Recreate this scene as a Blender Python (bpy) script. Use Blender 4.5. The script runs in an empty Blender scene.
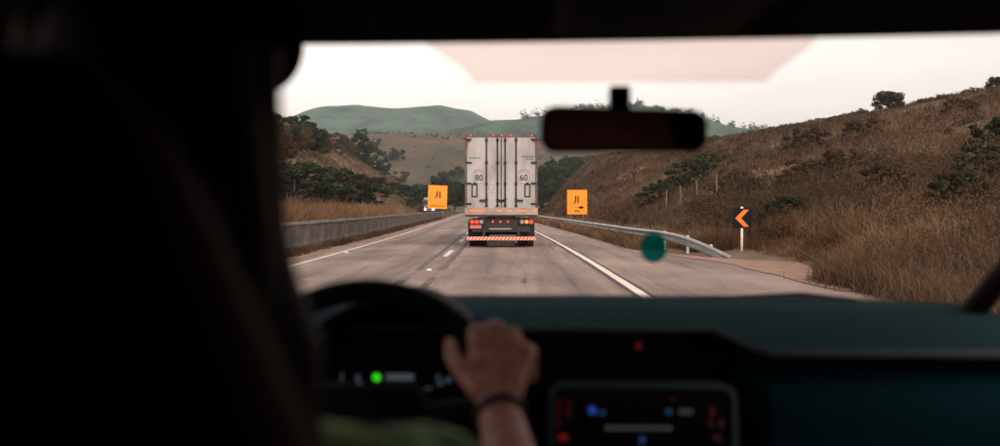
import bpy, bmesh, math, random
import numpy as np
from mathutils import Vector, Matrix, noise as mnoise

R = math.radians
rng = np.random.default_rng(11)
random.seed(5)
sc = bpy.context.scene
col = sc.collection

# ------------------------------------------------------------------ camera
EYE = 1.43
cam_d = bpy.data.cameras.new('camera')
cam = bpy.data.objects.new('camera', cam_d)
col.objects.link(cam)
cam.location = (0, 0, EYE)
cam.rotation_euler = (R(90 - 0.88), 0, R(1.06))
cam_d.lens = 35
cam_d.sensor_width = 36
cam_d.clip_start = 0.02
cam_d.clip_end = 12000
cam_d.dof.use_dof = True
cam_d.dof.focus_distance = 38
cam_d.dof.aperture_fstop = 2.5
sc.camera = cam

# ------------------------------------------------------------------ sky, sun, exposure
SUN_EL, SUN_AZ = 32, 160          # soft veiled sun behind the car and to its right
w = bpy.data.worlds.new('World')
sc.world = w
w.use_nodes = True
nt = w.node_tree
nt.nodes.clear()
sky = nt.nodes.new('ShaderNodeTexSky')
sky.sky_type = 'NISHITA'
sky.sun_disc = False
sky.sun_elevation = R(SUN_EL)
sky.sun_rotation = R(SUN_AZ)
sky.air_density = 1.0
sky.dust_density = 2.0
sky.ozone_density = 1.0
hs = nt.nodes.new('ShaderNodeHueSaturation')
hs.inputs['Saturation'].default_value = 0.10
tint = nt.nodes.new('ShaderNodeMix')
tint.data_type = 'RGBA'
tint.blend_type = 'MULTIPLY'
tint.inputs['Factor'].default_value = 1
tint.inputs[7].default_value = (1.0, 0.865, 0.805, 1)
bg = nt.nodes.new('ShaderNodeBackground')
bg.inputs['Strength'].default_value = 0.15
wo = nt.nodes.new('ShaderNodeOutputWorld')
nt.links.new(sky.outputs[0], hs.inputs['Color'])
nt.links.new(hs.outputs[0], tint.inputs[6])
wtc = nt.nodes.new('ShaderNodeTexCoord')            # faint streaky overcast all round
wmp = nt.nodes.new('ShaderNodeMapping')
wmp.inputs['Scale'].default_value = (1.0, 1.0, 4.5)
wn = nt.nodes.new('ShaderNodeTexNoise')
wn.inputs['Scale'].default_value = 2.6
wn.inputs['Detail'].default_value = 6
wr_ = nt.nodes.new('ShaderNodeValToRGB')
wr_.color_ramp.elements[0].position = .35
wr_.color_ramp.elements[0].color = (.90, .885, .885, 1)
wr_.color_ramp.elements[1].position = .65
wr_.color_ramp.elements[1].color = (1.05, 1.04, 1.03, 1)
wm = nt.nodes.new('ShaderNodeMix')
wm.data_type = 'RGBA'
wm.blend_type = 'MULTIPLY'
wm.inputs['Factor'].default_value = 1
nt.links.new(wtc.outputs['Generated'], wmp.inputs[0])
nt.links.new(wmp.outputs[0], wn.inputs['Vector'])
nt.links.new(wn.outputs['Fac'], wr_.inputs[0])
nt.links.new(tint.outputs[2], wm.inputs[6])
nt.links.new(wr_.outputs[0], wm.inputs[7])
nt.links.new(wm.outputs[2], bg.inputs['Color'])
nt.links.new(bg.outputs[0], wo.inputs[0])

sun_d = bpy.data.lights.new('sun', 'SUN')
sun_d.energy = 0.75
sun_d.angle = R(24)
sun_d.color = (1.0, 0.86, 0.76)
sun = bpy.data.objects.new('sun', sun_d)
col.objects.link(sun)
sd = Vector((math.sin(R(SUN_AZ)) * math.cos(R(SUN_EL)), math.cos(R(SUN_AZ)) * math.cos(R(SUN_EL)), math.sin(R(SUN_EL))))
sun.rotation_euler = sd.to_track_quat('Z', 'Y').to_euler()
sun.location = (0, -20, 60)

vs = sc.view_settings
vs.view_transform = 'Standard'
vs.look = 'None'
vs.gamma = 1
vs.use_curve_mapping = False
vs.exposure = 0.90
cy = sc.cycles
cy.use_denoising = True
cy.max_bounces = 6
cy.diffuse_bounces = 3
cy.glossy_bounces = 3
cy.transmission_bounces = 4
cy.transparent_max_bounces = 12
cy.volume_bounces = 0
cy.sample_clamp_indirect = 4

# ------------------------------------------------------------------ helpers
def tag(o, label=None, cat=None, group=None, kind=None):
    if label: o['label'] = label
    if cat: o['category'] = cat
    if group: o['group'] = group
    if kind: o['kind'] = kind
    return o


def empty(name, loc=(0, 0, 0), rz=0.0):
    o = bpy.data.objects.new(name, None)
    o.empty_display_size = 0.2
    col.objects.link(o)
    o.location = loc
    o.rotation_euler = (0, 0, rz)
    return o


def link(name, me, m=None, parent=None, loc=None, rot=None, scale=None):
    o = bpy.data.objects.new(name, me)
    col.objects.link(o)
    if m is not None and not me.materials:
        me.materials.append(m)
    o.parent = parent
    if loc is not None: o.location = loc
    if rot is not None: o.rotation_euler = rot
    if scale is not None: o.scale = scale
    return o


def bump_lift(nt, bsdf, height_socket, strength, dist):
    b = nt.nodes.new('ShaderNodeBump')
    b.inputs['Strength'].default_value = strength
    b.inputs['Distance'].default_value = dist
    nt.links.new(height_socket, b.inputs['Height'])
    nt.links.new(b.outputs[0], bsdf.inputs['Normal'])


def mat(name, c1, rough=0.6, c2=None, scale=8.0, detail=5.0, bump=0.0, metal=0.0, spec=0.4, stretch=None, contrast=(0.35, 0.65), emit=None, estr=0.0, dist=0.01):
    m = bpy.data.materials.new(name)
    m.use_nodes = True
    nt = m.node_tree
    b = nt.nodes['Principled BSDF']
    b.inputs['Roughness'].default_value = rough
    b.inputs['Metallic'].default_value = metal
    b.inputs['Specular IOR Level'].default_value = spec
    b.inputs['Base Color'].default_value = (*c1, 1)
    if c2 is not None or bump:
        tc = nt.nodes.new('ShaderNodeTexCoord')
        mp = nt.nodes.new('ShaderNodeMapping')
        if stretch: mp.inputs['Scale'].default_value = stretch
        n = nt.nodes.new('ShaderNodeTexNoise')
        n.inputs['Scale'].default_value = scale
        n.inputs['Detail'].default_value = detail
        n.inputs['Roughness'].default_value = 0.62
        nt.links.new(tc.outputs['Object'], mp.inputs[0])
        nt.links.new(mp.outputs[0], n.inputs['Vector'])
        if c2 is not None:
            r = nt.nodes.new('ShaderNodeValToRGB')
            r.color_ramp.elements[0].position = contrast[0]
            r.color_ramp.elements[1].position = contrast[1]
            r.color_ramp.elements[0].color = (*c1, 1)
            r.color_ramp.elements[1].color = (*c2, 1)
            nt.links.new(n.outputs['Fac'], r.inputs[0])
            nt.links.new(r.outputs[0], b.inputs['Base Color'])
        if bump:
            bump_lift(nt, b, n.outputs['Fac'], bump, dist)
    if emit is not None:
        b.inputs['Emission Color'].default_value = (*emit, 1)
        b.inputs['Emission Strength'].default_value = estr
    return m


def leaf_mat(name, cols, pos_scale=0.15, translucent=0.25):
    """colour by a random value per blade or leaf, and by a broad noise over the ground"""
    m = bpy.data.materials.new(name)
    m.use_nodes = True
    nt = m.node_tree
    nt.nodes.clear()
    out = nt.nodes.new('ShaderNodeOutputMaterial')
    at = nt.nodes.new('ShaderNodeAttribute')
    at.attribute_name = 'rnd'
    geo = nt.nodes.new('ShaderNodeNewGeometry')
    n = nt.nodes.new('ShaderNodeTexNoise')
    n.inputs['Scale'].default_value = pos_scale
    n.inputs['Detail'].default_value = 4
    nt.links.new(geo.outputs['Position'], n.inputs['Vector'])
    mul = nt.nodes.new('ShaderNodeMath')
    mul.operation = 'MULTIPLY_ADD'
    mul.inputs[1].default_value = 0.5
    nt.links.new(at.outputs['Fac'], mul.inputs[0])
    ml2 = nt.nodes.new('ShaderNodeMath')
    ml2.operation = 'MULTIPLY_ADD'
    ml2.inputs[1].default_value = 1.9
    ml2.inputs[2].default_value = -0.7
    nt.links.new(n.outputs['Fac'], ml2.inputs[0])
    nt.links.new(ml2.outputs[0], mul.inputs[2])
    r = nt.nodes.new('ShaderNodeValToRGB')
    r.color_ramp.elements[0].color = (*cols[0], 1)
    r.color_ramp.elements[0].position = 0.0
    r.color_ramp.elements[1].color = (*cols[-1], 1)
    r.color_ramp.elements[1].position = 1.0
    for i, c in enumerate(cols[1:-1]):
        e = r.color_ramp.elements.new((i + 1) / (len(cols) - 1))
        e.color = (*c, 1)
    nt.links.new(mul.outputs[0], r.inputs[0])
    d = nt.nodes.new('ShaderNodeBsdfDiffuse')
    t = nt.nodes.new('ShaderNodeBsdfTranslucent')
    mx = nt.nodes.new('ShaderNodeMixShader')
    mx.inputs[0].default_value = translucent
    nt.links.new(r.outputs[0], d.inputs[0])
    nt.links.new(r.outputs[0], t.inputs[0])
    nt.links.new(d.outputs[0], mx.inputs[1])
    nt.links.new(t.outputs[0], mx.inputs[2])
    nt.links.new(mx.outputs[0], out.inputs[0])
    return m


class MB:
    """collects shapes of ONE part"""
    def __init__(s):
        s.v, s.f = [], []

    def add(s, vs, fs):
        o = len(s.v)
        s.v += [tuple(p) for p in vs]
        s.f += [tuple(i + o for i in f) for f in fs]
        return s

    def box(s, c, d, M=None):
        x, y, z = d[0] / 2, d[1] / 2, d[2] / 2
        vs = [Vector((sx * x, sy * y, sz * z)) for sz in (-1, 1) for sy in (-1, 1) for sx in (-1, 1)]
        if M is not None: vs = [M @ p for p in vs]
        vs = [p + Vector(c) for p in vs]
        return s.add(vs, [(0, 2, 3, 1), (4, 5, 7, 6), (0, 1, 5, 4), (2, 6, 7, 3), (0, 4, 6, 2), (1, 3, 7, 5)])

    def tube(s, pts, rad, n=10, cap=True):
        pts = [Vector(p) for p in pts]
        if not hasattr(rad, '__len__'): rad = [rad] * len(pts)
        vs, fs = [], []
        up = Vector((0, 0, 1))
        d0 = (pts[1] - pts[0]).normalized()
        if abs(d0.z) > 0.9: up = Vector((0, 1, 0))
        for i, p in enumerate(pts):
            d = (pts[min(i + 1, len(pts) - 1)] - pts[max(i - 1, 0)]).normalized()
            a = d.cross(up).normalized()
            b = a.cross(d).normalized()
            for k in range(n):
                t = 2 * math.pi * k / n
                vs.append(p + (a * math.cos(t) + b * math.sin(t)) * rad[i])
        for i in range(len(pts) - 1):
            for k in range(n):
                q = (k + 1) % n
                fs.append((i * n + k, i * n + q, (i + 1) * n + q, (i + 1) * n + k))
        if cap:
            fs.append(tuple(range(n - 1, -1, -1)))
            fs.append(tuple(range((len(pts) - 1) * n, len(pts) * n)))
        return s.add(vs, fs)

    def prism(s, pts, M, depth):
        """2-D outline (u, v) extruded by depth along w; M maps (u, v, w)"""
        n = len(pts)
        vs = [M @ Vector((p[0], p[1], 0)) for p in pts] + [M @ Vector((p[0], p[1], depth)) for p in pts]
        fs = [tuple(range(n - 1, -1, -1)), tuple(range(n, 2 * n))]
        fs += [(i, (i + 1) % n, n + (i + 1) % n, n + i) for i in range(n)]
        return s.add(vs, fs)

    def ring(s, c, r0, r1, M, depth, n=32):
        vs, fs = [], []
        for w_ in (0, depth):
            for r_ in (r0, r1):
                for k in range(n):
                    t = 2 * math.pi * k / n
                    vs.append(Vector(c) + M @ Vector((r_ * math.cos(t), r_ * math.sin(t), w_)))
        for k in range(n):
            q = (k + 1) % n
            fs += [(k, n + k, n + q, q), (2 * n + k, 2 * n + q, 3 * n + q, 3 * n + k), (n + k, 3 * n + k, 3 * n + q, n + q), (k, q, 2 * n + q, 2 * n + k)]
        return s.add(vs, fs)

    def mesh(s, name, smooth=False):
        me = bpy.data.meshes.new(name)
        me.from_pydata(s.v, [], s.f)
        me.validate()
        bm = bmesh.new()
        bm.from_mesh(me)
        bmesh.ops.recalc_face_normals(bm, faces=bm.faces)
        bm.to_mesh(me)
        bm.free()
        if smooth: me.polygons.foreach_set('use_smooth', [True] * len(me.polygons))
        return me

    def build(s, name, m, parent=None, smooth=False, bevel=0.0, loc=None, rot=None):
        o = link(name, s.mesh(name, smooth), m, parent, loc, rot)
        if bevel:
            b = o.modifiers.new('b', 'BEVEL')
            b.width = bevel
            b.segments = 2
            b.limit_method = 'ANGLE'
        return o


XZ = Matrix(((1, 0, 0), (0, 0, -1), (0, 1, 0)))      # (u,v,w) -> (u, -w, v): a picture in the x-z plane seen from -y


def np_mesh(name, V, F, rnd=None, smooth=False):
    """V (n,3), F (m,k)"""
    me = bpy.data.meshes.new(name)
    k = F.shape[1]
    me.vertices.add(len(V))
    me.vertices.foreach_set('co', V.astype(np.float32).ravel())
    me.loops.add(F.size)
    me.loops.foreach_set('vertex_index', F.astype(np.int32).ravel())
    me.polygons.add(len(F))
    me.polygons.foreach_set('loop_start', np.arange(0, F.size, k, dtype=np.int32))
    me.polygons.foreach_set('loop_total', np.full(len(F), k, dtype=np.int32))
    if smooth: me.polygons.foreach_set('use_smooth', np.ones(len(F), dtype=bool))
    me.update(calc_edges=True)
    if rnd is not None:
        a = me.attributes.new('rnd', 'FLOAT', 'POINT')
        a.data.foreach_set('value', rnd.astype(np.float32))
    return me


def grid_mesh(name, X, Y, Z, smooth=True):
    n, m = X.shape
    V = np.stack([X, Y, Z], -1).reshape(-1, 3)
    i = np.arange(n * m).reshape(n, m)
    F = np.stack([i[:-1, :-1], i[1:, :-1], i[1:, 1:], i[:-1, 1:]], -1).reshape(-1, 4)
    me = np_mesh(name, V, F, smooth=smooth)
    return me


def vnoise(x, y, s, seed=0.0, octv=3):
    """cheap smooth numpy noise, about -1..1"""
    x = np.asarray(x, float) / s; y = np.asarray(y, float) / s
    out = 0; a = 1.0; tot = 0
    for o in range(octv):
        xi, yi = np.floor(x), np.floor(y)
        fx, fy = x - xi, y - yi
        fx = fx * fx * (3 - 2 * fx); fy = fy * fy * (3 - 2 * fy)
        h = lambda i, j: np.modf(np.abs(np.sin(i * 127.1 + j * 311.7 + seed * 74.7 + o * 19.3) * 43758.5453))[0] * 2 - 1
        out = out + a * ((h(xi, yi) * (1 - fx) + h(xi + 1, yi) * fx) * (1 - fy) + (h(xi, yi + 1) * (1 - fx) + h(xi + 1, yi + 1) * fx) * fy)
        tot += a; a *= 0.5; x = x * 2.03; y = y * 2.03
    return out / tot


def leaves(P, size, r, aspect=2.0):
    """quads of random tilt at points P (n,3)"""
    n = len(P)
    a = r.normal(size=(n, 3)); a /= np.linalg.norm(a, axis=1)[:, None]
    b = r.normal(size=(n, 3)); b -= (b * a).sum(1)[:, None] * a; b /= np.linalg.norm(b, axis=1)[:, None]
    s = (np.asarray(size) * r.uniform(0.6, 1.4, n))[:, None]
    A, B = a * s * aspect / 2, b * s / 2
    V = np.stack([P - A, P - A * 0.1 + B, P + A, P - A * 0.1 - B], 1).reshape(-1, 3)
    F = np.arange(4 * n).reshape(n, 4)
    return V, F, np.repeat(r.uniform(0, 1, n), 4)


def blades(P, H, W, r, lean=0.35, curl=0.5):
    """bent grass blades: P (n,3) feet, H heights, W widths; two quads each"""
    n = len(P)
    th = r.uniform(0, 2 * np.pi, n)
    d = np.stack([np.cos(th), np.sin(th), np.zeros(n)], 1)
    ph = r.uniform(0, 2 * np.pi, n)
    s = np.stack([np.cos(ph), np.sin(ph), np.zeros(n)], 1) * (W / 2)[:, None]
    ln = (np.abs(r.normal(0, lean, n)) * H)[:, None]
    up = np.array([0, 0, 1.0])
    p1 = P + up * (H * 0.55)[:, None] + d * ln * 0.45
    p2 = P + up * (H * r.uniform(0.8, 1.0, n))[:, None] + d * ln * (1 + curl)
    V = np.stack([P - s, P + s, p1 - s * 0.8, p1 + s * 0.8, p2 - s * 0.25, p2 + s * 0.25], 1).reshape(-1, 3)
    i = np.arange(n)[:, None] * 6
    F = np.concatenate([i + np.array([[0, 1, 3, 2]]), i + np.array([[2, 3, 5, 4]])], 0)
    return V, F, np.repeat(r.uniform(0, 1, n), 6)


def blades1(P, H, W, r, lean=0.35):
    """far blades: one tapered quad each"""
    n = len(P)
    th = r.uniform(0, 2 * np.pi, n); ph = r.uniform(0, 2 * np.pi, n)
    d = np.stack([np.cos(th), np.sin(th), np.zeros(n)], 1) * (np.abs(r.normal(0, lean, n)) * H)[:, None]
    s = np.stack([np.cos(ph), np.sin(ph), np.zeros(n)], 1) * (W / 2)[:, None]
    t = P + np.array([0, 0, 1.0]) * (H * r.uniform(.8, 1, n))[:, None] + d
    V = np.stack([P - s, P + s, t + s * .35, t - s * .35], 1).reshape(-1, 3)
    return V, np.arange(4 * n).reshape(n, 4), np.repeat(r.uniform(0, 1, n), 4)


def join_np(parts):
    Vs, Fs, Rs, o = [], [], [], 0
    for V, F, r_ in parts:
        Vs.append(V); Fs.append(F + o); Rs.append(r_); o += len(V)
    return np.concatenate(Vs), np.concatenate(Fs), np.concatenate(Rs)


# ------------------------------------------------------------------ the lie of the land
def off(y):                                   # the road bends gently to the left
    y = np.maximum(np.asarray(y, float), 0)
    return np.where(y < 60, -y * y / 3200, -1.125 - 0.0375 * (y - 60))


def heading(y):
    return math.atan(-min(max(y, 0), 60) / 1600)


def ss(a, b, x):
    t = np.clip((np.asarray(x, float) - a) / (b - a), 0, 1)
    return t * t * (3 - 2 * t)


def paved_edge(y):                            # right-hand edge of the asphalt; wider by the turnout
    return 4.15 + 1.75 * (1 - ss(24, 36, y))


def hill_right(x, y):
    base = np.interp(y, [0, 110, 200, 400], [7.1, 7.1, 11.6, 11.6])
    u = np.maximum(0, x - off(y) - base)
    C = np.interp(y, [0, 30, 100, 180, 400], [1.5, 2.3, 5.2, 10.6, 10.6])
    w_ = np.interp(y, [0, 100, 180], [8, 9, 9.5])
    g = np.interp(y, [0, 60, 121, 180, 262], [.17, .20, .205, .135, .14])
    t = np.clip(u / w_, 0, 1)
    z = C * (t * (1.35 - .35 * t)) + g * np.where(u > w_, np.where(u < 58, u - w_, 58 - w_ + (u - 58) * .12 - ((u - 58) ** 2) * .0006), 0)
    ye = 197 + 1.0 * u
    z = z * (1 - ss(ye - 6, ye + 30, y))
    k = np.clip(u / 8, 0, 1)
    z = z + k * (vnoise(x, y, 14, 3) * 0.55 + vnoise(x, y, 4.5, 8) * 0.22)
    rel = x - off(y) - paved_edge(y)
    return np.maximum(z, -0.02) + 0.10 * ss(0.2, 2.5, rel) - 0.03


def hill_left(x, y):
    v = np.maximum(0, -(x - off(y)) - np.interp(y, [0, 100, 165, 500], [7.8, 7.8, 15.5, 15.5]))
    z = np.where(v < 30, .70 * v, 21. + .35 * (v - 30))
    z = z * ss(70, 150, y) * (1 - ss(300, 430, y))
    k = np.clip(v / 6, 0, 1)
    return z + k * (vnoise(x, y, 18, 5) * 0.7 + vnoise(x, y, 5, 2) * 0.25) + 0.25 * ss(0, 3, v) - 0.03


def interp_s(x, xs, zs):
    """smooth profile through points"""
    i = np.clip(np.searchsorted(xs, x) - 1, 0, len(xs) - 2)
    xs = np.asarray(xs, float); zs = np.asarray(zs, float)
    t = np.clip((x - xs[i]) / (xs[i + 1] - xs[i]), 0, 1)
    t = t * 0.5 + 0.5 * t * t * (3 - 2 * t)
    return zs[i] + (zs[i + 1] - zs[i]) * t


# colours (base colours of the things themselves)
M = {}
M['ground'] = mat('dry_ground', (.13, .085, .055), .95, (.21, .145, .095), .35, 8, .4, dist=.15)
M['field'] = mat('dry_field', (.045, .045, .026), .95, (.125, .086, .052), .016, 12, .8, dist=5., contrast=(.36, .62))
M['mount'] = mat('far_hill', (.003, .028, .019), .95, (.060, .118, .068), .017, 10, .9, dist=14., contrast=(.38, .60))
M['dirt'] = mat('red_dirt', (.26, .15, .105), .95, (.36, .23, .17), 1.6, 8, .5, dist=.03)
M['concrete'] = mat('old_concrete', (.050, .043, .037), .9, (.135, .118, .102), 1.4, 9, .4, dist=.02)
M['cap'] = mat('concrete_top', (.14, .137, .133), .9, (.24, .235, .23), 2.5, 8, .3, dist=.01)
M['galv'] = mat('galvanised_steel', (.38, .40, .41), .42, (.52, .54, .55), 3, 6, .1, metal=.7)
M['post'] = mat('weathered_post', (.16, .13, .11), .9, (.30, .27, .24), 3, 6, .3)
M['paint'] = mat('road_paint', (.72, .60, .50), .8, (.86, .74, .63), 3.0, 8, .2, contrast=(.3, .55))
M['paint_white'] = mat('white_paint', (.78, .76, .74), .6, (.66, .64, .62), 6, 6)
M['tar'] = mat('tar_joint', (.05, .045, .042), .85, (.10, .085, .078), 3, 8)
M['skid'] = mat('rubber_on_road', (.060, .052, .048), .85, (.185, .150, .130), 2.2, 9, stretch=(4, .6, 1), contrast=(.36, .60))
M['bark'] = mat('bark', (.045, .035, .028), .95, (.09, .07, .055), 12, 6, .6)

M['straw'] = leaf_mat('straw', [(.040, .031, .020), (.088, .060, .037), (.142, .095, .060), (.200, .138, .090)], .07)
M['straw_gold'] = leaf_mat('golden_straw', [(.085, .046, .026), (.145, .082, .046), (.225, .138, .082), (.30, .20, .125)], .25)
M['twig'] = leaf_mat('brown_scrub', [(.040, .026, .019), (.072, .044, .029), (.110, .066, .042), (.145, .088, .056)], .12)
M['scrub_mix'] = leaf_mat('mixed_scrub', [(.028, .026, .015), (.056, .043, .026), (.098, .062, .037), (.155, .098, .058)], .22)
M['green_dark'] = leaf_mat('dark_leaf', [(.014, .020, .014), (.026, .036, .022), (.045, .055, .032), (.060, .060, .036)], .35)
M['green_olive'] = leaf_mat('olive_leaf', [(.028, .032, .018), (.048, .050, .028), (.075, .070, .040), (.10, .078, .045)], .35)
M['green_rust'] = leaf_mat('rusty_leaf', [(.036, .026, .018), (.066, .045, .029), (.10, .064, .040), (.088, .068, .040)], .4)

# ------------------------------------------------------------------ ground, hills
gx = np.concatenate([-np.geomspace(3400, 60, 26), np.linspace(-50, 60, 12), np.geomspace(70, 3400, 26)])
gy = np.concatenate([np.linspace(-180, 500, 30), np.geomspace(530, 3900, 26)])
GX, GY = np.meshgrid(gx, gy, indexing='ij')
g = link('ground', grid_mesh('ground', GX, GY, np.full_like(GX, -0.16)), M['ground'])
tag(g, 'dry brown open ground', kind='structure')

ys = np.concatenate([np.arange(-14, 120, 1.2), np.arange(120, 320, 2.5)])
us = np.concatenate([np.arange(0, 14, .6), np.arange(14, 60, 2.0), np.arange(60, 150, 6)])
UU, YY = np.meshgrid(us, ys, indexing='ij')
XX = off(YY) + paved_edge(YY) + UU
hr = link('hillside_right', grid_mesh('hillside_right', XX, YY, hill_right(XX, YY)), M['ground'])
tag(hr, 'dry brown hillside rising behind the guardrail', kind='structure')

us = np.concatenate([np.arange(0, 14, .8), np.arange(14, 60, 2.2), np.arange(60, 130, 6)])
ys2 = np.concatenate([np.arange(0, 120, 2), np.arange(120, 450, 4)])
UU, YY = np.meshgrid(us, ys2, indexing='ij')
XX = off(YY) - 7.05 - UU
hl = link('hillside_left', grid_mesh('hillside_left', XX[::-1], YY[::-1], hill_left(XX, YY)[::-1]), M['ground'])
tag(hl, 'brown slope beyond the concrete barrier', kind='structure')


def px_ridge(name, m, D, depth, prof, rough, seed, label, front=0.45):
    """a far hill as a long heightfield: prof = [(bearing, elevation)] of its crest at distance D"""
    bx = np.array([p[0] for p in prof]) * D
    bz = np.array([p[1] for p in prof]) * D + EYE
    X1 = np.linspace(bx[0], bx[-1], 190)
    Y1 = D + np.linspace(-depth * front, depth * (1 - front), 46)
    X, Y = np.meshgrid(X1, Y1, indexing='ij')
    t = (Y - D) / np.where(Y < D, depth * front, depth * (1 - front))
    env = np.cos(np.clip(t, -1, 1) * np.pi / 2) ** 1.25
    crest = interp_s(X1, bx, bz)[:, None]
    Z = crest * env + env * rough * (vnoise(X, Y, depth * .16, seed, 4)) * (1 - 0.6 * env) * 2 + rough * .15 * vnoise(X, Y, depth * .04, seed + 3, 3) * env
    Z = Z - 4 * (1 - env)
    o = link(name, grid_mesh(name, X, Y, Z), m)
    tag(o, label, kind='structure')
    return lambda px, py: float(np.interp(px, X1, [0] * len(X1)))


def pb(px, py):                                # photograph bearing and elevation of a far crest
    return ((px - 518) / 972.0, (208 - py) / 972.0)


px_ridge('mountain', M['mount'], 2300, 1500, [pb(*p) for p in [(-150, 190), (60, 175), (180, 158), (250, 138), (290, 122), (325, 109), (360, 105), (400, 108.5), (440, 107), (470, 112), (492, 121), (530, 135), (600, 160), (720, 185)]], 22, 4, 'blue green mountain on the horizon')
px_ridge('hill', M['mount'], 1450, 800, [pb(*p) for p in [(380, 165), (440, 132), (492, 121), (530, 118), (580, 112), (640, 107), (690, 117), (720, 127), (770, 134), (840, 150), (960, 180)]], 10, 9, 'green wooded hill behind the dry hillside')
px_ridge('field', M['field'], 720, 620, [pb(*p) for p in [(-60, 178), (150, 152), (300, 139), (390, 135.5), (470, 136), (540, 142), (600, 150), (700, 165), (860, 190)]], 6, 14, 'broad dry grass field hill')

# ------------------------------------------------------------------ road
def road_mat():
    m = bpy.data.materials.new('worn_road')
    m.use_nodes = True
    nt = m.node_tree
    b = nt.nodes['Principled BSDF']
    b.inputs['Roughness'].default_value = .75
    b.inputs['Specular IOR Level'].default_value = .35
    geo = nt.nodes.new('ShaderNodeAttribute'); geo.attribute_name = 'lane'
    tc = nt.nodes.new('ShaderNodeTexCoord')
    def noise(scale, stretch, detail=6, rough=.6):
        mp = nt.nodes.new('ShaderNodeMapping'); mp.inputs['Scale'].default_value = stretch
        n = nt.nodes.new('ShaderNodeTexNoise'); n.inputs['Scale'].default_value = scale
        n.inputs['Detail'].default_value = detail; n.inputs['Roughness'].default_value = rough
        nt.links.new(tc.outputs['Object'], mp.inputs[0]); nt.links.new(mp.outputs[0], n.inputs['Vector'])
        return n.outputs['Fac']
    def ramp(s, stops):
        r = nt.nodes.new('ShaderNodeValToRGB')
        r.color_ramp.elements[0].position = stops[0][0]; r.color_ramp.elements[0].color = (*stops[0][1], 1)
        r.color_ramp.elements[1].position = stops[-1][0]; r.color_ramp.elements[1].color = (*stops[-1][1], 1)
        for p, c in stops[1:-1]:
            e = r.color_ramp.elements.new(p); e.color = (*c, 1)
        nt.links.new(s, r.inputs[0]); return r.outputs[0]
    def mix(a, c, mode, f=1.0):
        x = nt.nodes.new('ShaderNodeMix'); x.data_type = 'RGBA'; x.blend_type = mode
        x.inputs['Factor'].default_value = f
        nt.links.new(a, x.inputs[6]); nt.links.new(c, x.inputs[7]); return x.outputs[2]
    base = ramp(noise(.7, (1, .3, 1), 8), [(.3, (.262, .206, .178)), (.7, (.405, .322, .280))])
    fine = ramp(noise(28, (1, 1, 1), 4, .8), [(.25, (.72, .72, .72)), (.75, (1.12, 1.12, 1.12))])
    streak = ramp(noise(2.6, (1, .035, 1), 6, .7), [(.36, (.60, .58, .57)), (.52, (1, 1, 1)), (.8, (1.08, 1.07, 1.05))])
    patch = ramp(noise(.16, (1, .7, 1), 9, .65), [(.40, (.70, .69, .69)), (.58, (1.05, 1.03, 1.0))])
    tracks = ramp(geo.outputs['Fac'], [(0, (1.06, 1.04, 1.03)), (1, (.74, .74, .75))])
    c = mix(mix(mix(mix(base, fine, 'MULTIPLY'), streak, 'MULTIPLY', .8), patch, 'MULTIPLY'), tracks, 'MULTIPLY')
    vor = nt.nodes.new('ShaderNodeTexVoronoi'); vor.feature = 'DISTANCE_TO_EDGE'; vor.inputs['Scale'].default_value = .42
    wr = nt.nodes.new('ShaderNodeTexNoise'); wr.inputs['Scale'].default_value = 1.6; wr.inputs['Detail'].default_value = 5
    nt.links.new(tc.outputs['Object'], wr.inputs['Vector'])
    ad = nt.nodes.new('ShaderNodeMix'); ad.data_type = 'VECTOR'; ad.inputs['Factor'].default_value = .28
    nt.links.new(tc.outputs['Object'], ad.inputs[4]); nt.links.new(wr.outputs['Color'], ad.inputs[5])
    nt.links.new(ad.outputs[1], vor.inputs['Vector'])
    crack = ramp(vor.outputs['Distance'], [(0, (.55, .53, .52)), (.010, (1, 1, 1))])
    c = mix(c, crack, 'MULTIPLY', .45)
    nt.links.new(c, b.inputs['Base Color'])
    bump_lift(nt, b, noise(60, (1, 1, 1), 3, .8), .35, .008)
    return m


M['road'] = road_mat()
ry = np.concatenate([np.arange(-30, 120, 1.5), np.arange(120, 480, 4)])
rl = np.linspace(0, 1, 64)
LL, YY = np.meshgrid(rl, ry, indexing='ij')
REL = -6.05 + LL * (paved_edge(YY) + 6.05)
XX = off(YY) + REL
road_me = grid_mesh('road', XX, YY, 0.035 * np.clip(1 - np.abs(REL + 1.8) / 8, 0, 1) - 0.02)
lane = np.zeros_like(REL)
for c_ in (.14 - .78, .14 + .92, -3.6 - .85, -3.6 + .85):
    lane = np.maximum(lane, np.exp(-((REL - c_) / .34) ** 2))
a_ = road_me.attributes.new('lane', 'FLOAT', 'POINT')
a_.data.foreach_set('value', lane.astype(np.float32).ravel())
oy_ = np.arange(120, 480, 4.0)
OL, OY = np.meshgrid(np.linspace(-15.2, -8.6, 5), oy_, indexing='ij')
oroad = link('oncoming_road', grid_mesh('oncoming_road', off(OY) + OL, OY, np.full_like(OL, .27)), M['road'])
tag(oroad, 'oncoming carriageway beyond the concrete barrier', kind='structure')
road = link('road', road_me, M['road'])
tag(road, 'worn two lane asphalt road', kind='structure')


def road_z(rel):
    return 0.035 * max(0, 1 - abs(rel + 1.8) / 8) - 0.02


def strip(name, m, y0, y1, r0, r1, dz, parent=None, n=None, wob=0.0):
    n = n or max(4, int((y1 - y0) / 1.2))
    Y1 = np.linspace(y0, y1, n)
    f = lambda r_: r_(Y1) if callable(r_) else np.full_like(Y1, r_)
    A, B = f(r0) + wob * vnoise(Y1, Y1 * 0, .7, r_seed(r0)), f(r1) + wob * vnoise(Y1, Y1 * 0, .8, r_seed(r1) + 5)
    X = np.stack([off(Y1) + A, off(Y1) + B])
    Y = np.stack([Y1, Y1])
    zz = np.stack([[road_z(v) for v in A], [road_z(v) for v in B]]) + dz
    o = link(name, grid_mesh(name, X, Y, zz), m, parent)
    return o


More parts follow.
